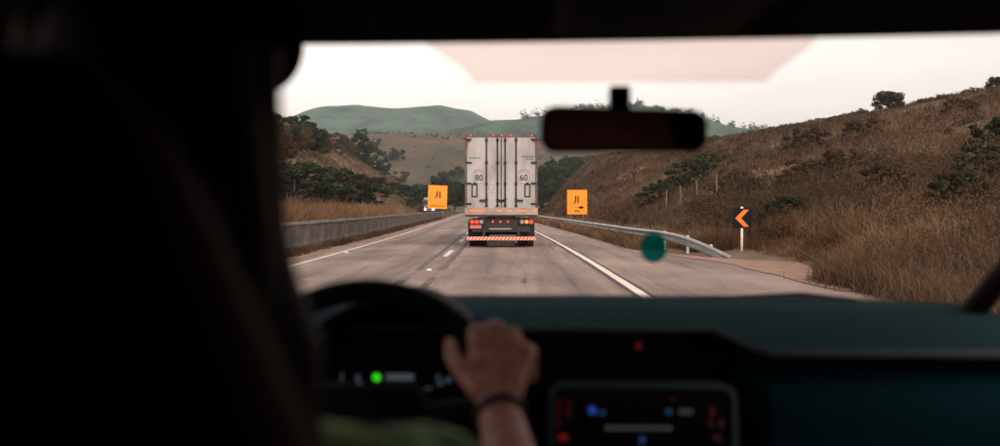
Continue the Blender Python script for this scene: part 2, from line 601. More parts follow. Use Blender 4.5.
def r_seed(r_):
    return 3.0 if callable(r_) else float(r_) * 1.7


strip('sealed_joint', M['tar'], -2, 240, 2.14 - .19, 2.14 + .17, .004, road, wob=.02)
strip('edge_line', M['paint'], -2, 240, 2.14 - .085, 2.14 + .075, .008, road, wob=.012)
strip('edge_line', M['paint'], -2, 300, -5.47, -5.35, .006, road, wob=.012)
for k in range(14):                              # broken centre line between the two lanes
    y0 = 28.2 + 12.0 * k
    strip('lane_dash', M['paint_white'], y0, y0 + 4.2, -1.94, -1.80, .008, road, n=6)
for s_ in (-1, 1):                               # rubber marks beside the centre line
    for (y0, y1, wd) in ((22.0, 36.5, .085), (37, 54, .06), (15.0, 19.8, .08)):
        strip('tyre_mark', M['skid'], y0, y1, -1.87 + s_ * .27 - wd, -1.87 + s_ * .27 + wd, .004, road, wob=.03)
for (y0, y1, r0, wd) in ((18.4, 19.6, .18, .10), (18.8, 19.4, .45, .06), (33, 37, 1.55, .05), (36, 40, 1.75, .04), (41, 43, 1.1, .12)):
    strip('tyre_mark', M['skid'], y0, y1, r0, r0 + wd, .004, road, wob=.05)
strip('verge', M['dirt'], -6, 300, -7.1, -5.98, .010, wob=.05)['kind'] = 'structure'
bpy.data.objects['verge']['label'] = 'dirt strip at the foot of the barrier'
Y1 = np.linspace(17, 31, 60)
T1 = np.linspace(0, 1, 8)
TT, YY = np.meshgrid(T1, Y1, indexing='ij')
ED = paved_edge(YY) - .25 + .12 * vnoise(YY, YY * 0, 1.3, 4)
REL = ED + TT * (.35 + 1.15 * np.sin((YY - 17) / 14 * np.pi) + .2 * vnoise(YY, YY * 0, 2.0, 7))
XX = off(YY) + REL
d_ = link('dirt_shoulder', grid_mesh('dirt_shoulder', XX, YY, np.maximum(hill_right(XX, YY), -.015) + .012 + .02 * vnoise(XX, YY, .5, 2) * np.sin(TT * np.pi)), M['dirt'])
tag(d_, 'pinkish bare dirt shoulder beside the turnout', kind='structure')

stud_me = MB().prism([(-.06, 0), (.06, 0), (.04, .022), (-.04, .022)], Matrix(((1, 0, 0), (0, 0, 1), (0, 1, 0))), .1).mesh('road_stud')
M['stud'] = mat('stud_white', (.85, .80, .76), .3)
stud_me.materials.append(M['stud'])
for (rel, y_, lb) in ((-1.87, 22.0, 'white road stud on the centre line short of the lane dash'), (-5.2, 31.0, 'white road stud just inside the edge line by the barrier'), (-1.87, 46.0, 'white road stud between two lane dashes beside the trailer')):
    o = link('road_stud', stud_me, None, None, (float(off(y_)) + rel, y_, road_z(rel) + .001), None, (1.0, 1.0, 1.3))
    tag(o, lb, 'road stud', 'road studs')

# ------------------------------------------------------------------ concrete barrier, one panel after another
bar = empty('concrete_barrier', (float(off(20)) - 6.9, 20, 0))
tag(bar, 'weathered grey concrete barrier of long panels with a pale top edge', 'barrier')
SEG = 3.0
prof = [(-.30, -.1), (.16, -.1), (.16, .10), (.05, .32), (.02, .88), (-.16, .88), (-.30, .32)]
pan_me = MB().prism(prof, Matrix(((1, 0, 0), (0, 0, 1), (0, 1, 0))), SEG - .03).mesh('panel')
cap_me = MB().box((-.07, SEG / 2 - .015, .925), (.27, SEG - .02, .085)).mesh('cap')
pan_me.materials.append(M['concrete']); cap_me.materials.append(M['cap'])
for k in range(70):
    y0 = 8 + SEG * k
    x0, x1 = float(off(y0)) - 6.9, float(off(y0 + SEG)) - 6.9
    a = math.atan2(x1 - x0, SEG)
    j = rng.normal(0, .012)
    p = link('panel', pan_me, None, bar, Vector((x0 + j, y0, rng.normal(0, .008))) - bar.location, (0, 0, -a))
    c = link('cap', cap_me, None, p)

# ------------------------------------------------------------------ guardrail
rail_pts = [(27.9, 6.35, .06), (29.2, 5.95, .34), (31.0, 5.6, .56), (33.5, 5.3, .65), (37, 5.05, .65)] + [(y, 5.0, .64) for y in np.arange(41, 150, 4.0)]
gr = empty('guardrail', (float(off(60)) + 5.0, 60, 0))
tag(gr, 'galvanised steel guardrail diving into the ground at its near end', 'guardrail')
gl = gr.location
wprof = [(0.0, .155), (-.012, .15), (-.075, .11), (-.08, .075), (-.015, .035), (0, 0), (-.015, -.035), (-.08, -.075), (-.075, -.11), (-.012, -.15), (0, -.155)]
vs_, fs_ = [], []
n_ = len(wprof)
fine_pts = []
for i in range(len(rail_pts) - 1):
    for t in (0, .33, .67):
        fine_pts.append(tuple(rail_pts[i][q] * (1 - t) + rail_pts[i + 1][q] * t for q in range(3)))
fine_pts.append(rail_pts[-1])
fp = np.array(fine_pts)
for _ in range(2):
    fp[1:-1] = (fp[:-2] + 2 * fp[1:-1] + fp[2:]) / 4
for i, (y_, rel, zt) in enumerate(fp):
    x_ = float(off(y_)) + rel
    j = min(i + 1, len(fp) - 1); k = max(i - 1, 0)
    d = Vector((float(off(fp[j][0])) + fp[j][1] - float(off(fp[k][0])) - fp[k][1], fp[j][0] - fp[k][0], 0)).normalized()
    nn = Vector((d.y, -d.x, 0))
    for (q, zz) in wprof:
        p = Vector((x_, y_, zt - .155 + zz)) + nn * q
        vs_.append(p - gl)
for i in range(len(fp) - 1):
    for k in range(n_ - 1):
        fs_.append((i * n_ + k, (i + 1) * n_ + k, (i + 1) * n_ + k + 1, i * n_ + k + 1))
ro = MB().add(vs_, fs_).build('rail', M['galv'], gr, smooth=False)
so = ro.modifiers.new('s', 'SOLIDIFY'); so.thickness = .004
post_me = MB().add([], []).box((0, 0, .28), (.08, .12, .72)).mesh('post')
post_me.materials.append(M['galv'])
for i, (y_, rel, zt) in enumerate(rail_pts[1:]):
    if zt < .2: continue
    p = link('post', post_me, None, gr, Vector((float(off(y_)) + rel + .09, y_, min(0, zt - .64))) - gl, (0, 0, heading(y_)))
    ch = MB().box((-.035, -.0, zt - .155 - min(0, zt - .64)), (.05, .10, .16)).build('spacer', M['galv'], p)

# ------------------------------------------------------------------ signs
M['sign_yellow'] = mat('orange_sheeting', (1.0, .285, .006), .55, (.95, .26, .005), 1.2, 3)
M['sign_black'] = mat('black_sheeting', (.010, .010, .011), .8, spec=.08)
M['sign_orange'] = mat('bright_orange_sheeting', (1.0, .16, .012), .5)
M['steel_grey'] = mat('sign_back', (.22, .22, .22), .6)


def sign(x, y, zb, wd, ht, rz, label, glyphs, tilt=0.0, legs=1):
    s = empty('road_sign', (x, y, 0), rz)
    tag(s, label, 'road sign', 'orange road works signs')
    T = Matrix.Rotation(tilt, 3, 'Y')
    pn = MB().box((0, 0, ht / 2), (wd, .03, ht))
    pn.v = [tuple(T @ Vector(p) + Vector((0, 0, zb))) for p in pn.v]
    po = pn.build('panel', M['sign_yellow'], s, bevel=.008)
    for g_ in glyphs:
        b_ = MB().prism([(u * wd, v * ht) for u, v in g_], XZ, .004)
        b_.v = [tuple(T @ (Vector(p) + Vector((0, -.0165, 0))) + Vector((0, 0, zb))) for p in b_.v]
        b_.build('pictogram', M['sign_black'], po)
    for k in range(legs):
        xx = 0 if legs == 1 else (k - .5) * wd * .6
        MB().tube([(xx, .06, -.3), (xx, .06, zb + ht * .9)], .04, 10).build('post', M['post'], s, smooth=True)
    return s


def bar_g(u0, v0, u1, v1, t):
    return [(u0 - t, v0), (u0 + t, v0), (u1 + t, v1), (u1 - t, v1)]


def box_g(u0, v0, u1, v1):
    return [(u0, v0), (u1, v0), (u1, v1), (u0, v1)]


words_g = [box_g(-.36 + i * .085, .10, -.36 + i * .085 + .05 + .012 * (i % 2), .145) for i in range(9)]
# by the barrier: the two lanes drawing together
sign(-8.95, 107.5, 1.36, 2.12, 2.58, R(1.5), 'orange road works sign by the concrete barrier, two black lane lines', 
     [bar_g(.13, .44, .13, .74, .035), bar_g(-.13, .44, -.02, .60, .035), bar_g(-.02, .60, -.02, .76, .035), bar_g(.02, .50, .05, .58, .022)] + words_g, tilt=R(2.2), legs=2)
# behind the guardrail: lane lines with a vehicle beneath
sign(4.80, 79.0, .92, 1.62, 1.98, R(-1), 'orange road works sign behind the guardrail, lane lines above a small vehicle',
     [bar_g(.05, .46, .05, .74, .035), bar_g(-.14, .44, -.07, .58, .035), bar_g(-.07, .58, -.07, .76, .035),
      [(.04, .28), (.20, .22), (.36, .28), (.20, .35)], [(.10, .28), (.20, .25), (.30, .28), (.20, .31)],
      box_g(-.10, .26, .02, .285), box_g(-.12, .12, .12, .165)], legs=2)

chev = empty('chevron_sign', (float(off(30)) + 7.17, 30.0, .07), R(2))
tag(chev, 'black chevron board with an orange arrow on a white post', 'road sign')
MB().tube([(0, .05, -.3), (0, .05, 1.40)], .042, 12).build('post', M['paint_white'], chev, smooth=True)
cb = MB().box((0, -.01, 1.05), (.57, .02, .60)).build('board', M['sign_black'], chev, bevel=.006)
MB().prism([(.20, -.26), (.04, -.26), (-.22, 0), (.04, .26), (.20, .26), (-.04, 0)], XZ, .004).build('arrow', M['sign_orange'], cb, loc=(0, -.0205, 1.05))

# ------------------------------------------------------------------ the truck ahead
M['box_white'] = mat('dirty_white_panel', (.165, .150, .140), .55, (.355, .340, .330), 1.1, 9, .12, contrast=(.28, .55), stretch=(1, 1, .45))
M['box_frame'] = mat('grey_frame', (.050, .043, .040), .6, (.11, .095, .088), 3, 6)
M['steel_dark'] = mat('dark_steel', (.010, .009, .009), .7, (.024, .021, .020), 4, 6, .2)
M['rubber'] = mat('tyre_rubber', (.009, .0085, .0085), .85, (.020, .018, .017), 9, 5, .3)
M['red_refl'] = mat('red_reflector', (.17, .015, .012), .5)
M['ring_red'] = mat('faded_red_ring', (.25, .060, .050), .6)
M['disc'] = mat('pale_disc', (.36, .35, .34), .6)
M['stripe_red'] = mat('orange_red_stripe', (.62, .055, .020), .5)
M['stripe_pale'] = mat('cream_stripe', (.66, .48, .38), .5)
M['white_refl'] = mat('pale_reflector', (.80, .74, .68), .4)
M['red_lamp'] = mat('lit_red_lamp', (.6, .02, .01), .3, emit=(1, .020, .006), estr=1.7)
M['red_small'] = mat('lit_small_red_lamp', (.6, .03, .02), .3, emit=(1, .05, .03), estr=.45)
M['amber_lamp'] = mat('lit_amber_lamp', (.6, .15, .02), .3, emit=(1, .12, .02), estr=1.3)
M['lamp_off'] = mat('grey_lens', (.30, .24, .22), .3)
M['sill'] = mat('stained_sill', (.19, .125, .098), .6, (.33, .25, .21), 2.2, 7, contrast=(.3, .6))
M['tape'] = mat('orange_tape', (.58, .16, .065), .45, (.56, .30, .19), 4, 5)
M['ink'] = mat('black_lettering', (.025, .025, .028), .6)
M['rust_mark'] = mat('grime', (.30, .24, .20), .8, (.42, .37, .33), 6, 5)

TY = 34.7
tr = empty('truck', (-.60, TY, 0), R(.9))
tag(tr, 'white box truck with red tail lamps and a striped bumper, driving ahead', 'truck')
tr.rotation_euler.z = R(.6)


def tz(py):
    return EYE - (py - 208) / 28.0


def tx(px):
    return (px - 501.5) / 28.0


L_ = 12.5
MB().box((0, L_ / 2 + .14, 2.60), (2.56, L_ - .2, 2.86)).build('cargo_body', M['box_white'], tr, bevel=.02)
# rear frame
fr = MB()
fr.box((-1.265, .06, 2.61), (.07, .12, 2.92)); fr.box((1.265, .06, 2.61), (.07, .12, 2.92))
fr.box((0, .06, 4.02), (2.46, .12, .10))
fro = fr.build('rear_frame', M['box_frame'], tr, bevel=.01)
doors = []
for s_ in (-1, 1):
    dr = MB().box((s_ * .617, .055, 2.655), (1.205, .05, 2.61)).build('rear_door', M['box_white'], tr, bevel=.008)
    doors.append(dr)
MB().box((0, .024, 2.655), (.030, .02, 2.61)).build('door_seal', M['steel_dark'], tr)
for px in (486.9, 497.9, 505.5, 516.4):
    d_ = doors[0 if px < 501 else 1]
    x_ = tx(px)
    rod = MB().tube([(x_, -.005, tz(207)), (x_, -.005, tz(137.5))], .026, 8)
    rod.build('locking_rod', M['steel_dark'], d_, smooth=True)
    for py in (140.0, 162.6, 183.7, 199.5, 205.6):
        MB().box((x_, -.004, tz(py)), (.10, .06, .085)).build('rod_bracket', M['steel_dark'], d_, bevel=.01)
    s_ = -1 if px in (486.9, 505.5) else 1
    MB().box((x_ + s_ * .11, -.03, tz(200.5)), (.28, .03, .075)).build('handle', M['steel_dark'], d_, bevel=.01)
for s_ in (-1, 1):
    d_ = doors[0 if s_ < 0 else 1]
    for py in (139.5, 162.6, 183.4, 203.8):
        MB().box((s_ * 1.17, .012, tz(py)), (.22, .05, .07)).build('hinge', M['steel_dark'], d_, bevel=.008)
    # tall dark framed hold-back loop
    lp = MB(); cx = tx(474.8) if s_ < 0 else tx(527.7)
    lp.box((cx - .085, .02, tz(190.5)), (.045, .03, .44)); lp.box((cx + .085, .02, tz(190.5)), (.045, .03, .44))
    lp.box((cx, .02, tz(190.5) + .215), (.215, .028, .05)); lp.box((cx, .02, tz(190.5) - .215), (.215, .028, .05))
    lp.box((cx, .02, tz(190.5) + .265), (.11, .026, .05))
    lp.build('door_catch', M['steel_dark'], d_, bevel=.008)


def text_mesh(body, size, m, parent, loc, name='lettering'):
    cu = bpy.data.curves.new('t', 'FONT')
    cu.body = body; cu.size = size; cu.align_x = 'CENTER'; cu.align_y = 'CENTER'; cu.extrude = .001; cu.offset = size * .02
    ob = bpy.data.objects.new('t', cu)
    col.objects.link(ob)
    me = bpy.data.meshes.new_from_object(ob)
    bpy.data.objects.remove(ob)
    me.materials.clear()
    me.materials.append(m)
    return link(name, me, None, parent, loc, (R(90), 0, 0))


for px, t_ in ((479.3, '80'), (524.0, '60')):
    d_ = doors[0 if px < 501 else 1]
    st = MB().ring((tx(px), .028, tz(177.6)), 0.0001, .215, XZ, .003).build('speed_sticker', M['disc'], d_)
    MB().ring((tx(px), .0245, tz(177.6)), .207, .226, XZ, .003).build('red_ring', M['ring_red'], st)
    text_mesh(t_, .31, M['ink'], st, (tx(px), .0225, tz(178.0)))
    for k in range(5):                                      # small lettering bent over the ring
        a = R(128 - k * 19)
        Mr = Matrix.Rotation(-(math.pi / 2 - a), 3, 'Y')
        MB().box((tx(px) + .285 * math.cos(a), .0265, tz(177.6) + .285 * math.sin(a)), (.062 if k != 2 else .05, .003, .035), Mr).build('small_lettering', M['ring_red'], st)
for px0, px1, rows in ((469.2, 480.2, (157.9,)), (522.3, 535.0, (156.6,)), (526.5, 533.0, (159.0,))):
    d_ = doors[0 if px0 < 501 else 1]
    for py in rows:
        x_ = px0
        while x_ < px1:
            wl = random.uniform(.55, 1.0)
            MB().box((tx(x_ + wl / 2), .0285, tz(py)), (wl / 28, .003, .036)).build('small_lettering', M['ink'], d_)
            x_ += wl + .32
ss_ = MB().box((tx(491.8), .0285, tz(188.6)), (.30, .003, .42)).build('square_sticker', M['disc'], doors[0])
MB().ring((tx(491.8), .0255, tz(187.4)), .095, .118, XZ, .003).build('ring_mark', M['steel_grey'], ss_)
MB().box((tx(491.8), .0258, tz(192.6)), (.18, .002, .03)).build('small_lettering', M['steel_grey'], ss_)
for px, py, wd, hh in ((468.2, 141.5, .16, .055), (467.2, 145, .055, .26), (535.5, 141.5, .16, .055), (536.6, 145, .055, .26), (466.9, 200.5, .05, .17), (536.5, 200.5, .05, .17)):
    MB().box((tx(px), -.004, tz(py)), (wd, .012, hh)).build('red_reflector', M['red_refl'], fro)
for px in (471, 493.8, 502, 510.8, 532):
    MB().tube([(tx(px), -.03, tz(135.4)), (tx(px), .0, tz(135.4))], .035, 10).build('marker_lamp', M['red_small'], fro)
# sill and lower parts
sl = MB().box((0, .05, tz(211.3)), (2.62, .16, .26)).build('sill_beam', M['sill'], tr, bevel=.015)
for (a, b_) in ((470, 477.5), (478.5, 485.5), (497, 503), (507, 512), (517, 527), (533, 537)):
    MB().box((tx((a + b_) / 2), -.034, tz(210.6)), ((b_ - a) / 28, .006, .075)).build('reflective_tape', M['tape'], sl)
MB().box((0, .09, tz(215.6)), (2.56, .16, .07)).build('lower_beam', M['steel_dark'], tr)
MB().box((0, .32, tz(225)), (2.1, .25, .50)).build('rear_crossmember', M['steel_dark'], tr)
for s_ in (-1, 1):
    cx = tx(477.0) if s_ < 0 else tx(527.0)
    hb = MB().box((cx, .17, tz(221.8)), (.56, .16, .21)).build('lamp_housing', M['steel_dark'], tr, bevel=.02)
    order = ('red_lamp', 'red_lamp', 'lamp_off') if s_ < 0 else ('lamp_off', 'amber_lamp', 'red_lamp')
    for k, q in enumerate(order):
        MB().tube([(cx + (k - 1) * .165, .05, tz(221.8)), (cx + (k - 1) * .165, .10, tz(221.8))], .066, 16).build('tail_lamp', M[q], hb, smooth=False)
for px in (493.1, 500.7, 508.3):
    MB().tube([(tx(px), .14, tz(221.7)), (tx(px), .20, tz(221.7))], .042, 12).build('marker_lamp', M['red_small'], tr)
M['plate'] = mat('pinkish_plate', (.42, .12, .095), .5)
pl = MB().box((tx(475.8), .13, tz(226.8)), (.42, .02, .13)).build('number_plate', M['plate'], tr, bevel=.006)
MB().box((tx(500.5), .15, tz(229.0)), (.80, .05, .05)).build('step_bar', M['lamp_off'], tr, bevel=.01)
bp = MB().box((0, .10, tz(238.5)), (2.46, .08, .125)).build('bumper', M['stripe_pale'], tr, bevel=.006)
for k in range(19):
    x0 = -1.23 + k * .13
    pts = [(x0, -.060), (x0 + .068, -.060), (x0 + .068 + .085, .060), (x0 + .085, .060)]
    pts = [(max(-1.225, min(1.225, u)), v) for u, v in pts]
    MB().prism(pts, XZ, .004).build('stripe', M['stripe_red'], bp, loc=(0, .0595, tz(238.5)))
for s_ in (-1, 1):
    MB().box((s_ * .62, .18, tz(232.5)), (.10, .10, .42)).build('bumper_bracket', M['steel_dark'], tr)
M['mudflap'] = mat('grey_mudflap', (.030, .029, .028), .8, (.065, .060, .056), 5, 5)
MB().box((tx(501), .75, tz(244.3)), (1.0, .03, .16)).build('axle_guard', M['mudflap'], tr)
tyre = MB()
for s_ in (-1, 1):
    for q in (0, .31):
        for ay in (1.5, 2.75, 4.0, 10.8):
            cx = s_ * (1.06 - q)
            w_ = MB().ring((cx - .13, ay, .50), .27, .50, Matrix(((0, 0, 1), (1, 0, 0), (0, 1, 0))), .26, 28).build('tyre', M['rubber'], tr, bevel=.03)
            if q == 0:
                MB().ring((cx - .04, ay, .50), .02, .27, Matrix(((0, 0, 1), (1, 0, 0), (0, 1, 0))), .06, 20).build('rim', M['steel_grey'], w_)
for ay in (1.5, 2.75, 4.0, 10.8):
    MB().tube([(-1.0, ay, .50), (1.0, ay, .50)], .07, 10).build('axle', M['steel_dark'], tr)
for s_ in (-1, 1):
    MB().box((s_ * .9, .62, .62), (.62, .015, .66)).build('mudflap', M['rubber'], tr)
    MB().box((s_ * .45, L_ / 2 + 1.2, .98), (.14, L_ + 1.8, .22)).build('chassis_rail', M['steel_dark'], tr)
cabo = MB().box((0, L_ + 1.35, 2.0), (2.45, 2.0, 2.6)).build('cab', mat('cab_white', (.6, .6, .6), .4), tr, bevel=.12)
for s_ in (-1, 1):
    MB().ring((s_ * 1.0 - .15, L_ + 1.5, .50), .05, .50, Matrix(((0, 0, 1), (1, 0, 0), (0, 1, 0))), .30, 24).build('tyre', M['rubber'], tr, bevel=.03)

# ------------------------------------------------------------------ oncoming lorry with its headlamps on
M['cab_pale'] = mat('pale_cab', (.10, .10, .10), .45, (.15, .15, .15), 2, 4)
M['glass_dark'] = mat('dark_windscreen', (.02, .022, .025), .12)
M['headlamp'] = mat('lit_headlamp', (.9, .85, .8), .3, emit=(1, .84, .66), estr=22)
oy = 196.0
oc = empty('oncoming_lorry', ((429.2 - 518) / 972 * oy, oy, .27), R(3))
tag(oc, 'oncoming lorry with lit headlamps, half behind the orange sign by the barrier', 'lorry')
MB().box((0, 1.0, 1.75), (2.3, 2.0, 2.3)).build('cab', M['cab_pale'], oc, bevel=.12)
MB().box((0, -.01, 2.25), (2.05, .05, .85)).build('windscreen', M['glass_dark'], oc, bevel=.02)
MB().box((0, -.03, 1.20), (1.5, .06, .45)).build('grille', M['steel_dark'], oc)
MB().box((0, .02, .52), (2.3, .22, .40)).build('bumper', M['steel_dark'], oc, bevel=.04)
MB().box((0, 5.2, 2.0), (2.4, 6.0, 2.6)).build('cargo_body', M['box_white'], oc)
for s_ in (-1, 1):
    MB().tube([(s_ * .80, -.06, .97), (s_ * .80, .02, .97)], .17, 16).build('headlamp', M['headlamp'], oc)
    MB().box((s_ * 1.32, .1, 2.5), (.18, .12, .45)).build('wing_mirror', M['cab_pale'] if s_ < 0 else M['steel_dark'], oc, bevel=.02)
    for ay in (1.1, 6.5):
        MB().ring((s_ * 1.0 - .14, ay, .50), .05, .50, Matrix(((0, 0, 1), (1, 0, 0), (0, 1, 0))), .28, 18).build('tyre', M['rubber'], oc)

# ------------------------------------------------------------------ dry grass and scrub (nobody could count it)
def scatter(n, ymin, ymax, power, relf, hf, r):
    """feet on a slope, thicker near the road: y spread by a power law, rel by relf(u, y)"""
    y_ = ymin + (ymax - ymin) * r.uniform(0, 1, n) ** power
    x_ = off(y_) + relf(r.uniform(0, 1, n), y_)
    return x_, y_, hf(x_, y_)


r1 = np.random.default_rng(3)
parts = []
# right hillside: clumps of dead grass
x_, y_, z_ = scatter(80000, 9, 262, 1.5, lambda u, y: np.where(y < 19, 6.3, 7.9) + 68 * u ** 1.5, hill_right, r1)
keep = (vnoise(x_, y_, 6, 1) + r1.normal(0, .45, len(x_)) > -.30) & (x_ / np.maximum(y_, 1) < .72) & ~((y_ > 19) & (y_ < 31) & (x_ < 8.3))
x_, y_ = x_[keep], y_[keep]
yn = r1.uniform(8.5, 19.5, 5200)                  # thick near the turnout
x_ = np.concatenate([x_, off(yn) + 6.15 + np.abs(r1.normal(0, 1.6, len(yn)))]); y_ = np.concatenate([y_, yn])
k = 6
cx = np.repeat(x_, k); cy_ = np.repeat(y_, k)
d_ = np.hypot(cx, cy_)
cx = cx + r1.normal(0, .22, len(cx)); cy_ = cy_ + r1.normal(0, .22, len(cx))
P = np.stack([cx, cy_, hill_right(cx, cy_) - .03], 1)
hgt = np.repeat(r1.uniform(.25, .75, len(x_)) * np.where(y_ < 19.5, .8, 1) * (1 + .6 * np.clip(vnoise(x_, y_, 9, 6), -1, 1)), k) * r1.uniform(.6, 1.2, len(cx))
nr = d_ < 62
parts.append(blades(P[nr], hgt[nr], .007 + d_[nr] * .00050, r1, .45))
parts.append(blades1(P[~nr], hgt[~nr], .007 + d_[~nr] * .00058, r1, .45))
V, F, rd = join_np(parts)
o = link('hillside_grass', np_mesh('hillside_grass', V, F, rd), M['straw'])
tag(o, 'dead brown grass all over the hillside beyond the guardrail', 'grass', kind='stuff')

# low brown scrub on the same slope
x_, y_, z_ = scatter(2600, 12, 255, 1.45, lambda u, y: 7.6 + 64 * u ** 1.4, hill_right, r1)
keep = (vnoise(x_, y_, 16, 21) + r1.normal(0, .3, len(x_)) > .02) & (x_ / np.maximum(y_, 1) < .72)
x_, y_, z_ = x_[keep], y_[keep], z_[keep]
k = 105
rad = r1.uniform(.3, .85, len(x_))
dirs = r1.normal(size=(len(x_) * k, 3)); dirs /= np.linalg.norm(dirs, axis=1)[:, None]
rr = np.repeat(rad, k) * r1.uniform(.35, 1.0, len(x_) * k) ** .6
P = np.stack([np.repeat(x_, k), np.repeat(y_, k), np.repeat(z_, k)], 1) + dirs * rr[:, None] * np.array([1.1, 1.1, .75])
P[:, 2] += np.repeat(rad, k) * .45
V, F, rd = leaves(P, .022 + np.repeat(np.hypot(x_, y_), k) * .00085, r1, 2.8)
o = link('scrub', np_mesh('scrub', V, F, rd), M['twig'])
tag(o, 'low brown scrub scattered over the hillside beyond the guardrail', 'scrub', kind='stuff')

# thicker leafy scrub close to the road
n_ = 1500
yn = 9 + 42 * r1.uniform(0, 1, n_) ** 1.1
xn = off(yn) + np.where(yn < 19, 6.6, 8.6) + 15 * r1.uniform(0, 1, n_) ** 1.5
kp = (vnoise(xn, yn, 5, 44) + r1.normal(0, .35, n_) > -.05) & (xn / yn < .72) & (xn / yn > .18)
xn, yn = xn[kp], yn[kp]
k = 135
rad = r1.uniform(.25, .75, len(xn))
dirs = r1.normal(size=(len(xn) * k, 3)); dirs /= np.linalg.norm(dirs, axis=1)[:, None]
rr = np.repeat(rad, k) * r1.uniform(.2, 1.0, len(xn) * k) ** .6
P = np.stack([np.repeat(xn, k), np.repeat(yn, k), np.repeat(hill_right(xn, yn), k)], 1) + dirs * rr[:, None] * np.array([1.0, 1.0, .95])
P[:, 2] += np.repeat(rad, k) * .55
V, F, rd = leaves(P, .014 + np.repeat(np.hypot(xn, yn), k) * .0007, r1, 2.6)
rd = np.clip(rd * .55 + np.repeat(np.repeat(r1.uniform(0, .5, len(xn)), k), 4), 0, 1)
o = link('roadside_scrub', np_mesh('roadside_scrub', V, F, rd), M['scrub_mix'])
tag(o, 'thick brown and olive scrub at the roadside past the dirt shoulder', 'scrub', kind='stuff')

# golden tufts along the foot of the right slope
parts = []
y_ = 18.5 + 102 * r1.uniform(0, 1, 9600) ** 1.3
rel = np.where(y_ < 19, 6.15, np.where(y_ < 31, np.maximum(paved_edge(y_) + 1.3, 7.35), np.where(y_ < 34, 5.9, 4.5))) + np.abs(r1.normal(0, .9, len(y_)))
low_ = np.where((y_ > 22) & (y_ < 31) & (rel < 8.2), .35, np.where((y_ > 31) & (rel < 6.4), .72, 1.0))
x_ = off(y_) + rel
k = 9
cx = np.repeat(x_, k) + r1.normal(0, .10, len(x_) * k); cy_ = np.repeat(y_, k) + r1.normal(0, .10, len(x_) * k)
P = np.stack([cx, cy_, hill_right(cx, cy_) - .03], 1)
hgt = np.repeat(r1.uniform(.25, .8, len(x_)) * low_, k) * r1.uniform(.6, 1.2, len(cx))
parts.append(blades(P, hgt, .007 + np.hypot(cx, cy_) * .00042, r1, .35))
V, F, rd = join_np(parts)
o = link('golden_grass', np_mesh('golden_grass', V, F, rd), M['straw_gold'])
tag(o, 'golden dry grass along the foot of the guardrail slope', 'grass', kind='stuff')

# tall tan grass behind the barrier, then brown slope grass
parts = []
y_ = 20 + 150 * r1.uniform(0, 1, 9500) ** 1.35
x_ = off(y_) - 7.35 - np.abs(r1.normal(0, 1, len(y_))) * np.interp(y_, [0, 90, 150, 400], [2.6, 2.6, .35, .3])
k = 9
cx = np.repeat(x_, k) + r1.normal(0, .18, len(x_) * k); cy_ = np.repeat(y_, k) + r1.normal(0, .18, len(x_) * k)
P = np.stack([cx, cy_, hill_left(cx, cy_) - .03], 1)
hg = r1.uniform(1.0, 1.75, len(x_)) * (1 + .28 * vnoise(x_, y_, 5, 31)) * (1 - .62 * ss(70, 130, y_))
hgt = np.repeat(hg, k) * r1.uniform(.6, 1.1, len(cx))
parts.append(blades(P, hgt, .009 + np.hypot(cx, cy_) * .00060, r1, .22, .8))
V, F, rd = join_np(parts)
o = link('tall_grass', np_mesh('tall_grass', V, F, rd), M['straw_gold'])
tag(o, 'tall tan grass standing behind the concrete barrier', 'grass', kind='stuff')
x_, y_, z_ = scatter(15000, 70, 390, 1.0, lambda u, y: np.where(y > 118, -16., -9.) - 80 * u ** 1.3, hill_left, r1)
k = 6
cx = np.repeat(x_, k) + r1.normal(0, .35, len(x_) * k); cy_ = np.repeat(y_, k) + r1.normal(0, .35, len(x_) * k)
P = np.stack([cx, cy_, hill_left(cx, cy_) - .03], 1)
V, F, rd = blades1(P, r1.uniform(.3, .8, len(cx)), .02 + np.hypot(cx, cy_) * .0009, r1, .45)
o = link('slope_grass', np_mesh('slope_grass', V, F, rd), M['straw'])
tag(o, 'short brown grass on the slope beyond the barrier', 'grass', kind='stuff')
# weeds on the dirt at the barrier foot
y_ = 16 + 120 * r1.uniform(0, 1, 2600) ** 1.4
x_ = off(y_) - 6.75 + r1.uniform(0, .62, len(y_)) ** 1.6
P = np.stack([x_, y_, np.full_like(x_, -.01)], 1)
P = np.repeat(P, 5, 0) + np.concatenate([r1.normal(0, .06, (len(x_) * 5, 2)), np.zeros((len(x_) * 5, 1))], 1)
V, F, rd = blades(P, r1.uniform(.06, .32, len(P)), .008 + np.hypot(P[:, 0], P[:, 1]) * .0006, r1, .5)
o = link('verge_weeds', np_mesh('verge_weeds', V, F, rd), M['twig'])
tag(o, 'low brown weeds at the foot of the concrete barrier', 'weeds', kind='stuff')


